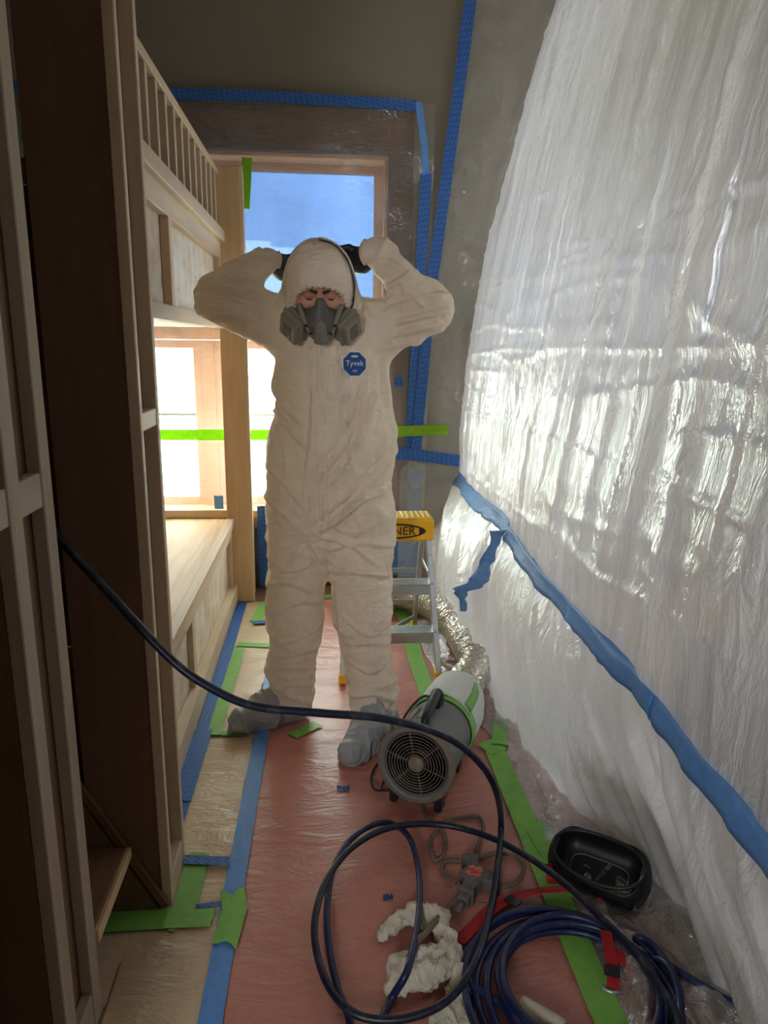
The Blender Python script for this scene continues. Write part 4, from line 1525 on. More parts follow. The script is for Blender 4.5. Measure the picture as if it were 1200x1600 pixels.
# ------------------------------------------------------------------ grey boot covers
def boot(heel, toe, ank, seed):
    heel, toe, ank = np.array(heel), np.array(toe), np.array(ank)
    ax = toe - heel
    L = np.linalg.norm(ax)
    ax = ax / L
    sd = np.array([-ax[1], ax[0], 0])
    c = (heel + toe) / 2
    K = Field((c[0] - .24, c[1] - .24, -.01), (c[0] + .24, c[1] + .24, .26), 0.006)
    K.cone(heel + ax * .050 + (0, 0, .052), heel + ax * L * .55 + (0, 0, .050), .050, .056, .03)
    K.cone(heel + ax * L * .55 + (0, 0, .048), toe - ax * .052 + (0, 0, .043), .057, .050, .03)
    K.cone(heel + ax * .07 + (0, 0, .07), ank, .062, .070, .035)
    K.cone(heel + ax * .10 + (0, 0, .11), heel + ax * L * .62 + (0, 0, .065), .05, .038, .04)
    # flat sole
    sl, X, Y, Z = K._win((-9, -9, -9), (9, 9, 9))
    K.V = np.maximum(K.V, (0.004 - Z).astype(np.float32))
    kv, kq = K.mesh()
    kv = relax(kv, kq, 1)
    N = vnormals(kv, kq)
    for i in range(len(kv)):
        x, y, z = kv[i]
        if z > .012:
            l = (kv[i] - heel) @ ax
            kv[i] = kv[i] + N[i] * (0.014 * ridge(l * 11 + seed, z * 7, ((kv[i] - heel) @ sd) * 8) + 0.006 * ridge(l * 24, z * 20 + seed, x * 8) - 0.006)
    o = np_mesh('boot_cover', kv, kq, M_boot, person)
    o['label'] = 'grey fabric boot cover'
    return o


boot((-.082, 2.505, 0), (-.378, 2.375, 0), (-.150, 2.478, .115), 3)
boot((.212, 2.395, 0), (.040, 2.120, 0), (.165, 2.365, .105), 8)

# the body leans a touch to one side
for ch in person.children_recursive:
    if ch.type == 'MESH':
        co = np.empty(len(ch.data.vertices) * 3, dtype=np.float32)
        ch.data.vertices.foreach_get('co', co)
        co = co.reshape(-1, 3)
        co[:, 0] -= 0.0135 * co[:, 2]
        ch.data.vertices.foreach_set('co', co.ravel())
        ch.data.update()

# ------------------------------------------------------------------ air mover (axial blower)
M_bl = m_plain('grey_blower_plastic', srgb(112, 114, 114), 0.5, var=0.08, vs=12)
M_bl_dust = m_plain('dusty_grille_metal', srgb(128, 114, 96), 0.6, var=0.18, vs=50)
M_blk2 = m_plain('black_rubber', srgb(30, 30, 32), 0.5, var=0.2)
M_label = m_plain('grey_label', srgb(150, 150, 150), 0.5, var=0.05)
M_slv = m_film('white_duct_sleeve', 0.02, 0.25, 0.7, 0.03, col=(0.86, 0.88, 0.86, 1), rough=0.35, b1=(8, 0.4), b2=(30, 0.3))

FC = at(650, 1194, 'z', 0.157)
AX = Vector((0.42, 0.90, -0.11)).normalized()
fl = empty('air_mover', (FC.x, FC.y, 0), 'grey cylindrical air mover with round grille and black handle', 'blower')
BM = frame_to(FC, FC + AX)
lathe('housing', [(.098, .012), (.098, .0), (.112, -.010), (.119, -.006), (.121, .004), (.117, .016), (.112, .03), (.110, .12), (.108, .22), (.110, .30), (.104, .31), (.104, .05), (.098, .012)], M_bl, fl, 56, BM)
lathe('front_ring', [(.110, -.012), (.117, -.012), (.1235, -.004), (.1235, .006), (.119, .010)], M_bl_dust, fl, 56, BM)
gr = None
for i in range(9):
    r = 0.031 + i * 0.0092
    ring = [BM @ Vector((r * math.cos(a), r * math.sin(a), -.004 + .004 * (i / 8) ** 2)) for a in [2 * PI * k / 44 for k in range(45)]]
    o = tube('grille_ring', ring, 0.0013, M_bl_dust, fl, 6, False)
for k in range(6):
    a = k * PI / 3 + 0.25
    tube('grille_spoke', [BM @ Vector((r * math.cos(a), r * math.sin(a), -.002)) for r in (.026, .06, .112)], 0.0014, M_bl_dust, fl, 6)
lathe('grille_hub', [(0, -.008), (.020, -.007), (.026, -.003), (.026, .006), (0, .006)], M_bl_dust, fl, 28, BM)
lathe('fan_hub', [(0, .03), (.034, .03), (.038, .04), (.038, .12), (0, .12)], M_blk2, fl, 28, BM)
for k in range(5):
    V, Fc = [], []
    for i in range(6):
        r = .036 + i * .0125
        for j in range(5):
            a = k * 2 * PI / 5 + (j - 2) * 0.14 + i * 0.03
            V.append(BM @ Vector((r * math.cos(a), r * math.sin(a), .065 + (j - 2) * .014)))
    for i in range(5):
        for j in range(4):
            a = i * 5 + j
            Fc.append((a, a + 1, a + 6, a + 5))
    o = mesh_obj('fan_blade', V, Fc, M_blk2, fl, True)
    o.modifiers.new('thickness', 'SOLIDIFY').thickness = 0.003
lathe('inner_wall', [(.103, .29), (.06, .295), (0, .295)], M_blk2, fl, 40, BM)
P = catmull([BM @ Vector((-.01, .108, .035)), BM @ Vector((-.01, .130, .04)), BM @ Vector((-.008, .142, .08)), BM @ Vector((-.005, .150, .14)), BM @ Vector((0, .152, .19)), BM @ Vector((.002, .135, .222)), BM @ Vector((.002, .105, .226))], 6)
h = tube('handle', P, lambda t: 0.0125 + 0.004 * math.sin(PI * t) ** 2 + (0.006 if t > .7 else 0), M_blk2, fl, 14)
mp = BM @ Matrix.Translation((.004, .118, .205))
bm = bmesh.new()
bmesh.ops.create_cube(bm, size=1, matrix=mp @ Matrix.Diagonal((.036, .034, .045, 1)))
bmesh.ops.bevel(bm, geom=bm.edges[:], offset=.005, segments=2, affect='EDGES')
bm_obj('switch_box', bm, M_blk2, fl)
for (a, z0, z1, w) in ((-0.62, .07, .20, .34), (-0.22, .09, .15, .16)):
    V, Fc = [], []
    for i in range(7):
        for zz in (z0, z1):
            ang = PI / 2 + a + (i / 6 - .5) * w
            V.append(BM @ Vector((.1118 * math.cos(ang), .1118 * math.sin(ang), zz)))
    for i in range(6): Fc.append((2 * i, 2 * i + 1, 2 * i + 3, 2 * i + 2))
    o = mesh_obj('rating_plate', V, Fc, M_label, fl, True)
    o.modifiers.new('thickness', 'SOLIDIFY').thickness = 0.001
for lx, lz in ((-.072, .03), (.072, .03), (-.07, .25), (.07, .25)):
    p = BM @ Vector((lx, -.088, lz))
    bm = bmesh.new()
    hgt = max(0.022, p.z)
    bmesh.ops.create_cube(bm, size=1, matrix=Matrix.Translation((p.x, p.y, hgt / 2 + .004)) @ Matrix.Rotation(-.43, 4, 'Z') @ Matrix.Diagonal((.024, .05, hgt - .008, 1)))
    bmesh.ops.bevel(bm, geom=bm.edges[:], offset=.005, segments=2, affect='EDGES')
    bm_obj('foot', bm, M_blk2, fl)
tube('stay_wire', catmull([BM @ Vector((.112, -.03, .27)), BM @ Vector((.128, -.08, .2)), BM @ Vector((.125, -.128, .06)), BM @ Vector((.10, -.115, .02))], 6), 0.003, M_blk2, fl, 8)
tube('power_cord', catmull([BM @ Vector((.02, .125, .22)), BM @ Vector((.05, .128, .215)), BM @ Vector((.088, .085, .20)), BM @ Vector((.118, .02, .17)), BM @ Vector((.150, -.06, .16)), BM @ Vector((.175, -.118, .10)), BM @ Vector((.14, -.128, .03)), BM @ Vector((.085, -.112, .015))], 8), 0.0042, M_blk2, fl, 8)

# white sleeve taped on the outlet, then silver duct
RE = FC + AX * 0.315
lathe('tape_band', [(.1125, .262), (.1145, .262), (.1165, .275), (.1155, .292), (.1175, .303), (.1150, .303)], M_green, fl, 48, BM)['label'] = 'green tape wound around the outlet'
SP = catmull([BM @ Vector((0, 0, .285)), BM @ Vector((0, .0, .34)), BM @ Vector((.0, .004, .42)), BM @ Vector((.012, .006, .52)), BM @ Vector((.03, .0, .60))], 8)


def sleeve():
    V, Fc = tube_geo(SP, lambda t: 0.117 - 0.012 * t - (0.03 * max(0, (t - .8) / .2) ** 2), 48, False)
    out = []
    for i, v in enumerate(V):
        c = SP[i // 48]
        d = (v - c).normalized()
        out.append(v + d * (0.005 * ridge(v.x * 9, v.y * 5, v.z * 9) + 0.004 * nz(v.x * 14, v.y * 8, v.z * 14)))
    for v in out: v.z = max(v.z, 0.006)
    return setp(mesh_obj('duct_sleeve', out, Fc, M_slv, None, True), 'white plastic sleeve fitted over the back of the blower', 'duct sleeve')


slv = sleeve()
V, Fc = [], []
for i in range(12):                                        # lengthwise tape seam on the sleeve
    t = i / 11
    c = SP[int(2 + t * (len(SP) - 5))]
    r = 0.121 - 0.012 * t
    for w in (-.14, -.05, .05, .14):
        ang = PI / 2 + 0.80 + w
        V.append(c + (BM.to_3x3() @ Vector((r * math.cos(ang), r * math.sin(ang), 0))))
for i in range(11):
    for j in range(3):
        a = i * 4 + j
        Fc.append((a, a + 1, a + 5, a + 4))
o = mesh_obj('tape_strip', V, Fc, M_green, slv, True)
o.modifiers.new('thickness', 'SOLIDIFY').thickness = 0.001
o['label'] = 'green tape strip along the sleeve'


def m_foil():
    t = NT('crinkled_foil')
    v = t.coord()
    vo = t.n('ShaderNodeTexVoronoi')
    vo.inputs['Scale'].default_value = 70
    t.l(v, vo.inputs['Vector'])
    nm = t.bump(vo.outputs['Distance'], 0.8, 0.006)
    nm = t.bump(t.noise(v, 40, 4), 0.5, 0.006, nm)
    c = t.ramp(t.noise(v, 8, 4), [(0.3, srgb(196, 190, 178)), (0.7, srgb(228, 224, 214))])
    return t.done(t.pbr(c, 0.32, 0.8, nm))


DP = catmull([SP[-1] + (SP[-2] - SP[-1]) * 0.5, Vector((0.60, 2.66, 0.105)), Vector((0.615, 2.88, 0.10)), Vector((0.60, 3.15, 0.095)), Vector((0.55, 3.38, 0.095)), Vector((0.42, 3.54, 0.092)), Vector((0.22, 3.58, 0.09)), Vector((0.02, 3.60, 0.09))], 44)
V, Fc = tube_geo(DP, lambda t: 0.071 + 0.0045 * math.sin(t * 2 * PI * 70), 26, True)
V = [v + Vector((nz(v.x * 30, v.y * 30, v.z * 30), nz(v.y * 30, 5, v.x * 30), nz(v.z * 30, v.x * 30, 9))) * 0.004 for v in V]
for v in V: v.z = max(v.z, 0.012)
setp(mesh_obj('flexible_duct', V, Fc, m_foil(), None, True), 'silver flexible foil duct lying along the wall behind the ladder', 'duct')

# ------------------------------------------------------------------ stepladder
M_alu = m_plain('brushed_aluminium', srgb(190, 194, 198), 0.38, 0.9, var=0.06, vs=30)
M_yel = m_plain('yellow_plastic', srgb(238, 178, 24), 0.45, var=0.05, vs=12)
M_logo = m_plain('logo_dark', srgb(24, 26, 40), 0.5, var=0.05)
M_cream = m_plain('pale_dusty_yellow', srgb(236, 196, 70), 0.5, var=0.08, vs=40)
lad = empty('stepladder', (0.255, 2.95, 0), 'small aluminium stepladder with a yellow top cap behind the worker', 'ladder')
FL, FR = Vector((.052, 2.765, .03)), Vector((.462, 2.765, .03))
TL, TR = Vector((.092, 2.93, .575)), Vector((.428, 2.93, .575))
for a, b in ((FL, TL), (FR, TR)):
    beam('front_rail', a, b, .022, .058, M_alu, lad, .002, upv=(0, 1, .3))
    box('foot', a.x - .016, a.x + .016, a.y - .036, a.y + .036, 0.007, .045, M_yel, lad, .003)
RL_, RR_ = Vector((.085, 3.34, .03)), Vector((.43, 3.34, .03))
UL, UR = Vector((.105, 3.03, .575)), Vector((.415, 3.03, .575))
for a, b in ((RL_, UL), (RR_, UR)):
    beam('rear_rail', a, b, .02, .036, M_alu, lad, .002, upv=(0, 1, -.3))
    box('foot', a.x - .014, a.x + .014, a.y - .025, a.y + .025, 0.007, .045, M_yel, lad, .003)
for z in (.21, .405):
    t = (z - .03) / .545
    y = FL.y + (TL.y - FL.y) * t
    x0, x1 = FL.x + (TL.x - FL.x) * t + .012, FR.x + (TR.x - FR.x) * t - .012
    st = box('step', x0, x1, y - .036, y + .045, z - .006, z, M_alu, lad, .001)
    box('step_flange', x0, x1, y - .038, y - .034, z - .048, z - .0065, M_alu, st, .001)
    for k in range(5):
        yy = y - .026 + k * .014
        box('tread_rib', x0 + .004, x1 - .004, yy, yy + .004, z + .0003, z + .002, M_alu, st, 0)
for z in (.16, .36):
    t = (z - .03) / .545
    y = RL_.y + (UL.y - RL_.y) * t
    x0, x1 = RL_.x + (UL.x - RL_.x) * t, RR_.x + (UR.x - RR_.x) * t
    beam('rear_brace', (x0, y + .02, z), (x1, y + .02, z), .006, .024, M_alu, lad, .001)
beam('diagonal_brace', (.20, 2.845, .160), (.425, 3.30, .075), .008, .022, M_alu, lad, .001)
beam('diagonal_brace', (.31, 2.845, .160), (.10, 3.30, .075), .008, .022, M_alu, lad, .001)
for s_, xx in ((-1, .098), (1, .425)):
    beam('spreader', (xx, 2.89, .44), (xx, 3.11, .44), .004, .02, M_alu, lad, .001)
for a, b in ((FL, TL), (FR, TR)):
    for t in (.33, .69, .9):
        p = a + (b - a) * t
        mm = Matrix.Translation(p + Vector((0, -.032, 0))) @ Matrix.Rotation(PI / 2, 4, 'X')
        lathe('rivet', [(0, .004), (.004, .0035), (.0055, 0)], M_alu, lad, 12, mm)
cap = box('top_cap', .070, .448, 2.905, 3.06, .575, .672, M_yel, lad, .008)
box('cap_tray', .078, .440, 2.915, 3.05, .6725, .676, M_cream, cap, .001)
for k in range(16):
    x = .088 + k * .0225
    box('cap_rib', x, x + .009, 2.925, 3.04, .6765, .680, M_cream, cap, .001)
yF = 2.9035
cx_, cz_ = .262, .622
V = [Vector((cx_ + .150 * math.cos(a), yF, cz_ + .034 * math.sin(a))) for a in [2 * PI * k / 40 for k in range(40)]] + \
    [Vector((cx_ + .138 * math.cos(a), yF, cz_ + .027 * math.sin(a))) for a in [2 * PI * k / 40 for k in range(40)]]
mesh_obj('logo_oval', V, [(k, (k + 1) % 40, 40 + (k + 1) % 40, 40 + k) for k in range(40)], M_logo, cap)
for s_ in (-1, 1):
    pts = [Vector((cx_ + s_ * .149 * math.cos(a), yF - .0004, cz_ + .033 * math.sin(a))) for a in np.linspace(-.62, .62, 13)]
    mesh_obj('logo_tip', pts, [tuple(range(13))], M_logo, cap)
tv, tf = text_geo('WERNER', 0.052)
mesh_obj('lettering', [Vector((cx_ + v.x * 1.02, yF - .0008, cz_ + v.y)) for v in tv], tf, M_logo, cap)

# ------------------------------------------------------------------ hoses
def m_hose(name, col, scuff):
    t = NT(name)
    v = t.coord()
    f = t.ramp(t.noise(v, 26, 6, 0.7), [(0.52, (0, 0, 0, 1)), (0.72, (1, 1, 1, 1))])
    c = t.mixc(t.math('MULTIPLY', f, 0.55), col, scuff)
    return t.done(t.pbr(c, 0.38, 0, t.bump(t.noise(v, 160, 2), 0.15, 0.001), 0.5))


M_hose = m_hose('navy_rubber_hose', srgb(24, 34, 78), srgb(84, 88, 104))
M_hose_d = m_hose('dusty_navy_hose', srgb(18, 24, 48), srgb(92, 92, 98))


def ray_pt(px, py, dist):
    d = _fw * F_PX + _rt * (px - 600) - _up * (py - 800)
    d = d / np.linalg.norm(d)
    return Vector(np.array(CAM) + d * dist)


def flo(px, py, z): return at(px, py, 'z', z)


air = [ray_pt(40, 775, 1.66), ray_pt(75, 822, 1.62), ray_pt(160, 915, 1.57), ray_pt(265, 1028, 1.55), ray_pt(330, 1075, 1.55), ray_pt(400, 1104, 1.56), ray_pt(500, 1114, 1.57), ray_pt(600, 1123, 1.60),
       ray_pt(690, 1148, 1.68), ray_pt(745, 1187, 1.80), ray_pt(775, 1235, 1.95), flo(783, 1290, .085), flo(777, 1360, .076), flo(765, 1430, .068), flo(742, 1505, .078), flo(700, 1562, .06), flo(640, 1590, .042),
       flo(580, 1592, .036), flo(540, 1574, .040), flo(508, 1530, .04), flo(492, 1470, .05), flo(495, 1420, .06), flo(513, 1370, .07), flo(548, 1326, .075), flo(595, 1298, .07), flo(645, 1288, .06), flo(700, 1290, .055),
       flo(760, 1306, .06), flo(820, 1336, .075), flo(880, 1378, .09), flo(935, 1430, .09), flo(985, 1480, .088), flo(1030, 1540, .082), flo(1058, 1590, .078), flo(1062, 1660, .07)]
setp(tube('air_hose', catmull(air, 10), 0.0088, M_hose_d, None, 12), 'dark navy air hose drooping from the cabinet across to the floor in a loop', 'hose')
hose2 = [flo(550, 1640, .015), flo(545, 1590, .015), flo(528, 1545, .016), flo(514, 1480, .022), flo(511, 1420, .03), flo(520, 1360, .04), flo(545, 1315, .045), flo(580, 1290, .046), flo(612, 1287, .044), flo(640, 1310, .042), flo(654, 1360, .035), flo(655, 1420, .05), flo(648, 1470, .075), flo(635, 1520, .075), flo(612, 1560, .022), flo(595, 1600, .014), flo(585, 1650, .014)]
setp(tube('air_hose', catmull(hose2, 10), 0.0085, M_hose, None, 12), 'navy hose standing in a narrow loop beside the cotton gloves', 'hose')
coil = []
rc = random.Random(4)
NL = 7
for k in range(NL * 18 + 1):
    a = k / 18 * 2 * PI + 0.4
    lp = k / 18
    r = 0.158 + 0.085 * ((lp * 0.37) % 1.0) + 0.004 * math.sin(a * 3 + lp)
    z = 0.017 + 0.011 * (lp % 4) + 0.004 * math.sin(a * 2 + lp * 2)
    ex = 0.02 * math.sin(lp * 2.2)
    coil.append(Vector((.525 + ex + r * math.cos(a), 1.225 + .015 * math.cos(lp * 1.7) + r * math.sin(a), z)))
coil += [Vector((.70, 1.33, .05)), Vector((.76, 1.27, .03)), Vector((.86, 1.16, .03)), Vector((1.02, 1.02, .02))]
setp(tube('coiled_hose', catmull(coil, 5), 0.0088, M_hose, None, 10), 'navy air hose lying in a neat flat coil on the floor', 'hose')

# ------------------------------------------------------------------ cords and three-way outlet
M_cord = m_plain('dusty_grey_cord', srgb(112, 100, 88), 0.6, var=0.15, vs=60)
M_out = m_plain('grey_outlet_rubber', srgb(100, 96, 92), 0.6, var=0.15, vs=60)
M_org = m_plain('orange_label', srgb(216, 104, 78), 0.5, var=0.1)
setp(tube('extension_cord', catmull([flo(656, 1250, .02), flo(664, 1272, .010), flo(690, 1300, .010), flo(695, 1330, .011), flo(680, 1345, .012), flo(672, 1318, .012), flo(690, 1288, .010), flo(720, 1278, .010), flo(748, 1277, .012), flo(755, 1296, .013), flo(746, 1325, .018), flo(741, 1345, .022)], 8), 0.0056, M_cord, None, 8), 'brown grey cord from the blower to the three-way outlet', 'cord')
setp(tube('extension_cord', catmull([flo(755, 1372, .02), flo(785, 1385, .018), flo(808, 1378, .013), flo(819, 1355, .012), flo(805, 1338, .012), flo(775, 1334, .013), flo(735, 1345, .010), flo(700, 1345, .009), flo(690, 1360, .010), flo(712, 1380, .018)], 8), 0.0056, M_cord, None, 8), 'grey cord looping out beside the three-way outlet', 'cord')
setp(tube('extension_cord', catmull([flo(716, 1402, .022), flo(700, 1420, .020), flo(680, 1440, .05), flo(664, 1460, .07), flo(650, 1475, .07), flo(625, 1530, .03), flo(605, 1570, .012), flo(590, 1610, .010), flo(580, 1660, .010)], 8), 0.0075, M_cord, None, 8), 'thicker grey cord running under the cotton gloves', 'cord')
OC = flo(741, 1372, .026)
out = empty('outlet_splitter', (OC.x, OC.y, 0), 'grey rubber three-way outlet with an orange label', 'outlet')
K = Field((OC.x - .12, OC.y - .12, -.005), (OC.x + .12, OC.y + .12, .09), 0.003)
RZ = lambda a: np.array([[math.cos(a), -math.sin(a), 0], [math.sin(a), math.cos(a), 0], [0, 0, 1]])
K.rbox((OC.x, OC.y, .026), (.032, .032, .022), .008, .004, RZ(.7))
for a, L in ((1.55, .055), (-.35, .058), (-2.1, .062)):
    d = np.array([math.cos(a), math.sin(a), 0])
    K.rbox(np.array([OC.x, OC.y, .026]) + d * L * .6, (L * .55, .019, .018), .005, .004, RZ(a))
    K.rbox(np.array([OC.x, OC.y, .026]) + d * (L + .006), (.008, .023, .022), .004, .003, RZ(a))
kv, kq = K.mesh()
np_mesh('outlet_body', kv, kq, M_out, out)
lb = [(-.024, -.010), (-.010, -.012), (-.008, -.024), (.008, -.024), (.010, -.012), (.024, -.010), (.024, .008), (.010, .010), (.008, .022), (-.008, .022), (-.010, .010), (-.024, .008)]
V = [Vector((OC.x + x * .9 - y * .3, OC.y + y * .9 + x * .3, .0492)) for x, y in lb]
mesh_obj('outlet_label', V + [v - Vector((0, 0, .0015)) for v in V], [tuple(range(12)), tuple(range(23, 11, -1))] + [(k, k + 12, (k + 1) % 12 + 12, (k + 1) % 12) for k in range(12)], M_org, out)
for k in range(3):
    box('label_mark', OC.x - .012, OC.x + .010 - .005 * k, OC.y - .008 + .007 * k, OC.y - .006 + .007 * k, .0494, .0498, M_dark, out, 0)
pd = Vector((math.cos(-2.1), math.sin(-2.1), 0))
o = beam('plug', OC + pd * .066 + Vector((0, 0, 0)), OC + pd * .098, .034, .030, M_out, out, .004)
tube('strain_relief', [OC + pd * .096, OC + pd * .11, OC + pd * .128], lambda t: .011 - .004 * t, M_out, out, 10)


# ------------------------------------------------------------------ cotton work gloves
def m_knit():
    t = NT('cream_cotton_knit')
    v = t.coord()
    w = t.n('ShaderNodeTexWave', Scale=70.0, Distortion=3.0, Detail=2.0)
    t.l(v, w.inputs['Vector'])
    c = t.ramp(t.noise(v, 14, 5), [(0.3, srgb(204, 192, 170)), (0.7, srgb(232, 224, 208))])
    n1 = t.bump(t.noise(v, 16, 4, 0.6, 1.5), 0.6, 0.015)
    return t.done(t.pbr(c, 0.85, 0, t.bump(w.outputs['Fac'], 0.4, 0.002, n1), 0.1))


M_knit = m_knit()


def knit(paths, label, seed, lo, hi):
    K = Field(lo, hi, 0.0042)
    for pts, r0, r1 in paths:
        for i in range(len(pts) - 1):
            t0, t1 = i / (len(pts) - 1), (i + 1) / (len(pts) - 1)
            K.cone(pts[i], pts[i + 1], r0 + (r1 - r0) * t0, r0 + (r1 - r0) * t1, .012, (1, 1, .8))
    sl, X, Y, Z = K._win((-9, -9, -9), (9, 9, 9))
    K.V = np.maximum(K.V, (0.006 - Z).astype(np.float32))
    kv, kq = K.mesh()
    kv = relax(kv, kq, 2)
    N = vnormals(kv, kq)
    for i in range(len(kv)):
        x, y, z = kv[i]
        if z > .009: kv[i] += N[i] * (0.010 * ridge(x * 24 + seed, y * 17, z * 20) + 0.005 * ridge(x * 50, y * 44 + seed, z * 40) - 0.005)
    return setp(np_mesh('cotton_glove', kv, kq, M_knit), label, 'glove')


f3 = lambda px, py, z: np.array(flo(px, py, z))
knit([([f3(596, 1462, .016), f3(618, 1440, .022), f3(650, 1428, .028), f3(685, 1432, .028)], .014, .026), ([f3(650, 1428, .028), f3(690, 1448, .026)], .022, .022), ([f3(615, 1446, .02), f3(600, 1452, .018)], .018, .014)],
     'cream cotton glove with frayed cuff lying beside the grey cord', 1, (.02, 1.33, -.01), (.40, 1.56, .10))
knit([([f3(622, 1535, .026), f3(628, 1505, .032), f3(660, 1500, .040), f3(700, 1490, .036)], .026, .026), ([f3(622, 1535, .026), f3(670, 1530, .034), f3(705, 1500, .034), f3(700, 1470, .030), f3(690, 1455, .03)], .026, .020), ([f3(640, 1515, .05), f3(690, 1512, .05)], .020, .018)],
     'bunched cream cotton glove wrapped over the navy hose', 5, (.02, 1.20, -.01), (.42, 1.54, .11))
knit([([f3(716, 1505, .024), f3(722, 1540, .022), f3(706, 1570, .020), f3(690, 1600, .018), f3(684, 1640, .018)], .022, .024), ([f3(706, 1570, .020), f3(726, 1590, .018), f3(735, 1615, .018)], .02, .014)],
     'limp cream cotton glove trailing toward the coiled hose', 9, (.05, 1.06, -.01), (.42, 1.42, .09))

# ------------------------------------------------------------------ knee pad
M_shell = m_plain('black_foam_shell', srgb(24, 24, 26), 0.45, var=0.2, vs=18, bump=0.15, bs=80)
M_redw = m_plain('red_webbing', srgb(176, 28, 34), 0.7, var=0.15, vs=60, bump=0.3, bs=300)
M_grey_pr = m_plain('grey_print', srgb(150, 150, 150), 0.6, var=0.05)
KC = np.array([.700, 1.56, .055])
kp = empty('knee_pad', (KC[0], KC[1], 0), 'black cup-shaped knee pad with red straps resting against the plastic', 'knee pad')
ka = -0.62
Rz = RZ(ka)
Rx = np.array([[1, 0, 0], [0, math.cos(.42), -math.sin(.42)], [0, math.sin(.42), math.cos(.42)]])
KR = Rz @ Rx
K = Field(KC - .18, KC + .18, 0.0036)
K.rbox(KC, (.118, .078, .052), .045, .004, KR)
K.cone(KC + KR @ np.array([-.06, 0, .0]), KC + KR @ np.array([.06, 0, .0]), .074, .074, .02)
K.rbox(KC + KR @ np.array([0, 0, .045]), (.106, .066, .072), .040, .006, KR, sub=True)
sl, X, Y, Z = K._win((-9, -9, -9), (9, 9, 9))
Pl = np.stack([X - KC[0], Y - KC[1], Z - KC[2]], -1) @ KR
K.V = np.maximum(K.V, (Pl[..., 2] - (.040 + .08 * Pl[..., 0] ** 2 / .1)).astype(np.float32))
K.V = np.maximum(K.V, (.004 - Z).astype(np.float32))
kv, kq = K.mesh()
np_mesh('pad_shell', relax(kv, kq, 1), kq, M_shell, kp)
kpt = lambda x, y, z: Vector(KC + KR @ np.array([x, y, z]))
loop = [kpt(.112 * math.cos(a) * (1 + .06 * math.cos(2 * a)), .073 * math.sin(a) * (1 + .1 * math.cos(2 * a)), .041 + .009 * math.cos(a) ** 2) for a in [2 * PI * k / 48 for k in range(49)]]
tube('rim', loop, .0055, M_shell, kp, 8, False)
ins = [kpt(.075 * math.copysign(abs(math.cos(a)) ** .5, math.cos(a)), .034 * math.copysign(abs(math.sin(a)) ** .5, math.sin(a)), -.0235) for a in [2 * PI * k / 40 for k in range(41)]]
tube('gel_outline', ins, .0009, M_grey_pr, kp, 6, False)
for body, size, ox, oy in (('GEL ZONE', .013, .01, .004), ('L', .022, -.034, .002)):
    tv, tf = text_geo(body, size)
    mesh_obj('lettering', [kpt(ox - v.x * .2 + v.y * .98, oy - v.y * .2 - v.x * .98, -.0262 + .0008) if False else kpt(ox + v.y * .9 - v.x * .4, oy - v.x * .9 - v.y * .4, -.0250) for v in tv], tf, M_grey_pr, kp)


def web(name, pts, w, mat, par, up=(0, 0, 1), th=.003):
    P = catmull([Vector(p) for p in pts], 8)
    V, Fc = [], []
    n = len(P)
    U = Vector(up)
    for i, p in enumerate(P):
        t = (P[min(i + 1, n - 1)] - P[max(i - 1, 0)]).normalized()
        s = t.cross(U).normalized()
        u = s.cross(t)
        for a, b in ((-.5, 0), (.5, 0), (.5, 1), (-.5, 1)): V.append(p + s * w * a + u * th * b)
    for i in range(n - 1):
        for k in range(4):
            a, b = i * 4 + k, i * 4 + (k + 1) % 4
            Fc.append((a, b, b + 4, a + 4))
    Fc += [(3, 2, 1, 0), tuple((n - 1) * 4 + k for k in range(4))]
    return mesh_obj(name, V, Fc, mat, par)


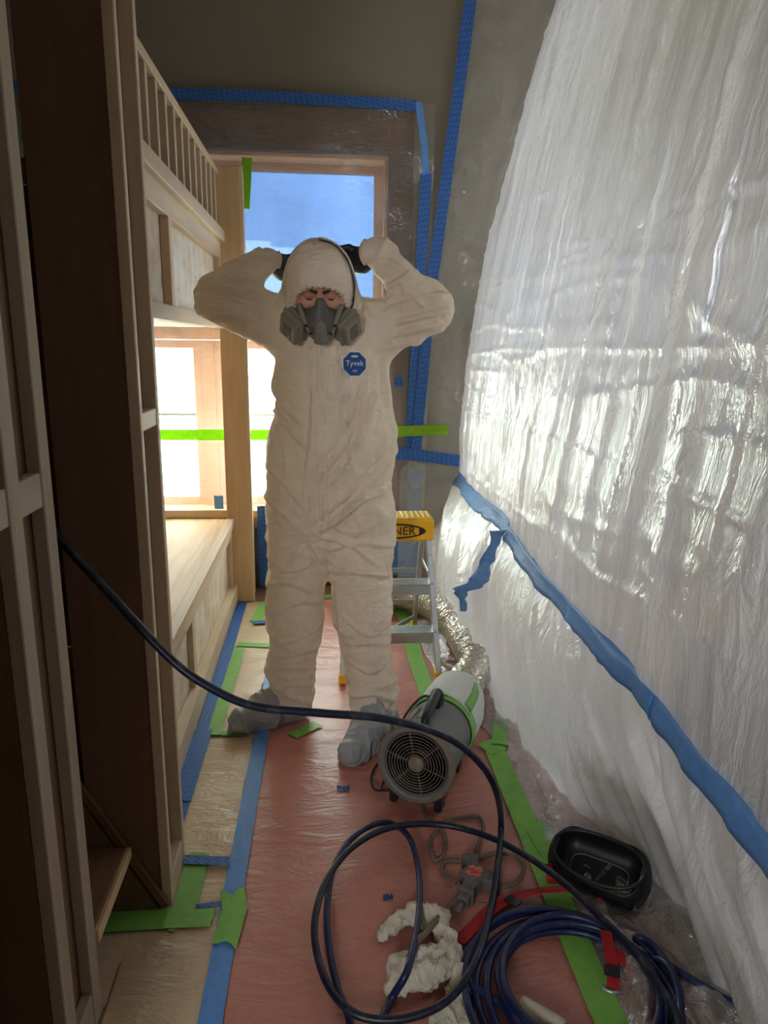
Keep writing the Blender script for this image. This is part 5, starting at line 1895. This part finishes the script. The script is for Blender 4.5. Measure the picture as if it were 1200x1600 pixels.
tv = web('strap', [flo(716, 1472, .012), flo(740, 1450, .012), flo(775, 1418, .014), flo(820, 1398, .030), flo(860, 1391, .045), flo(892, 1390, .05)], .036, M_redw, kp, (.1, .35, 1))
web('strap_keeper', [flo(796, 1413, .026), flo(808, 1404, .031)], .044, M_blk2, kp, (.1, .35, 1))
web('strap_tab', [kpt(-.108, -.055, .035), kpt(-.100, -.078, .0), kpt(-.095, -.080, -.03)], .030, M_redw, kp, (-.3, -.9, .3))
web('strap_tab', [kpt(.03, -.077, .012), kpt(.03, -.083, -.008), kpt(.03, -.080, -.035)], .034, M_redw, kp, (0, -.9, .3))
st2 = empty('red_strap', (.63, 1.26, 0), 'folded red strap with black keeper and metal buckle beside the hose coil', 'strap')
web('webbing', [flo(946, 1455, .06), flo(952, 1485, .050), flo(958, 1520, .030), flo(957, 1545, .018)], .026, M_redw, st2, (.2, .3, 1))
web('webbing', [flo(962, 1490, .040), flo(985, 1512, .030), flo(975, 1545, .014)], .030, M_redw, st2, (-.3, .2, 1))
web('strap_keeper', [flo(955, 1512, .040), flo(956, 1526, .034)], .034, M_blk2, st2, (.2, .3, 1), .007)
bk = catmull([flo(940, 1543, .012), flo(955, 1550, .012), flo(972, 1550, .012)], 6)
tube('buckle', bk, .005, M_alu, st2, 8)

# ------------------------------------------------------------------ roller sleeve and scraps
ra, rb_ = flo(812, 1572, .024), flo(880, 1612, .024)
rl = empty('paint_roller_cover', (ra.x, ra.y, 0), 'short cream paint roller cover lying inside the hose coil', 'roller cover')
RM = frame_to(ra, rb_)
Lr = (rb_ - ra).length
lathe('nap', [(.0165, 0), (.021, .001), (.0225, .006), (.0225, Lr - .006), (.021, Lr - .001), (.0165, Lr)], M_knit, rl, 28, RM)
lathe('core', [(.0165, -.001), (.0165, Lr + .001), (.0145, Lr + .001), (.0145, -.001)], m_plain('cardboard', srgb(176, 132, 100), .8), rl, 24, RM, True)


def scrap(px, py, s, label, seed):
    c = flo(px, py, .007)
    V, Fc = [], []
    for j in range(5):
        for i in range(7):
            u, v = i / 6 - .5, j / 4 - .5
            V.append(Vector((c.x + u * s * 1.4 + .004 * nz(i, j, seed), c.y + v * s * .9 + .004 * nz(j, i, seed + 3), .006 + .008 * abs(nz(i * .9, j * .9, seed)))))
    for j in range(4):
        for i in range(6):
            a = j * 7 + i
            Fc.append((a, a + 1, a + 8, a + 7))
    o = mesh_obj('tape_scrap', V, Fc, M_blue)
    o.modifiers.new('thickness', 'SOLIDIFY').thickness = .0008
    setp(o, label, 'tape scrap')


scrap(536, 1232, .028, 'crumpled blue tape scrap on red paper in front of the grey boot', 3)
scrap(606, 1402, .018, 'tiny blue tape scrap on red paper inside the hose loop', 7)
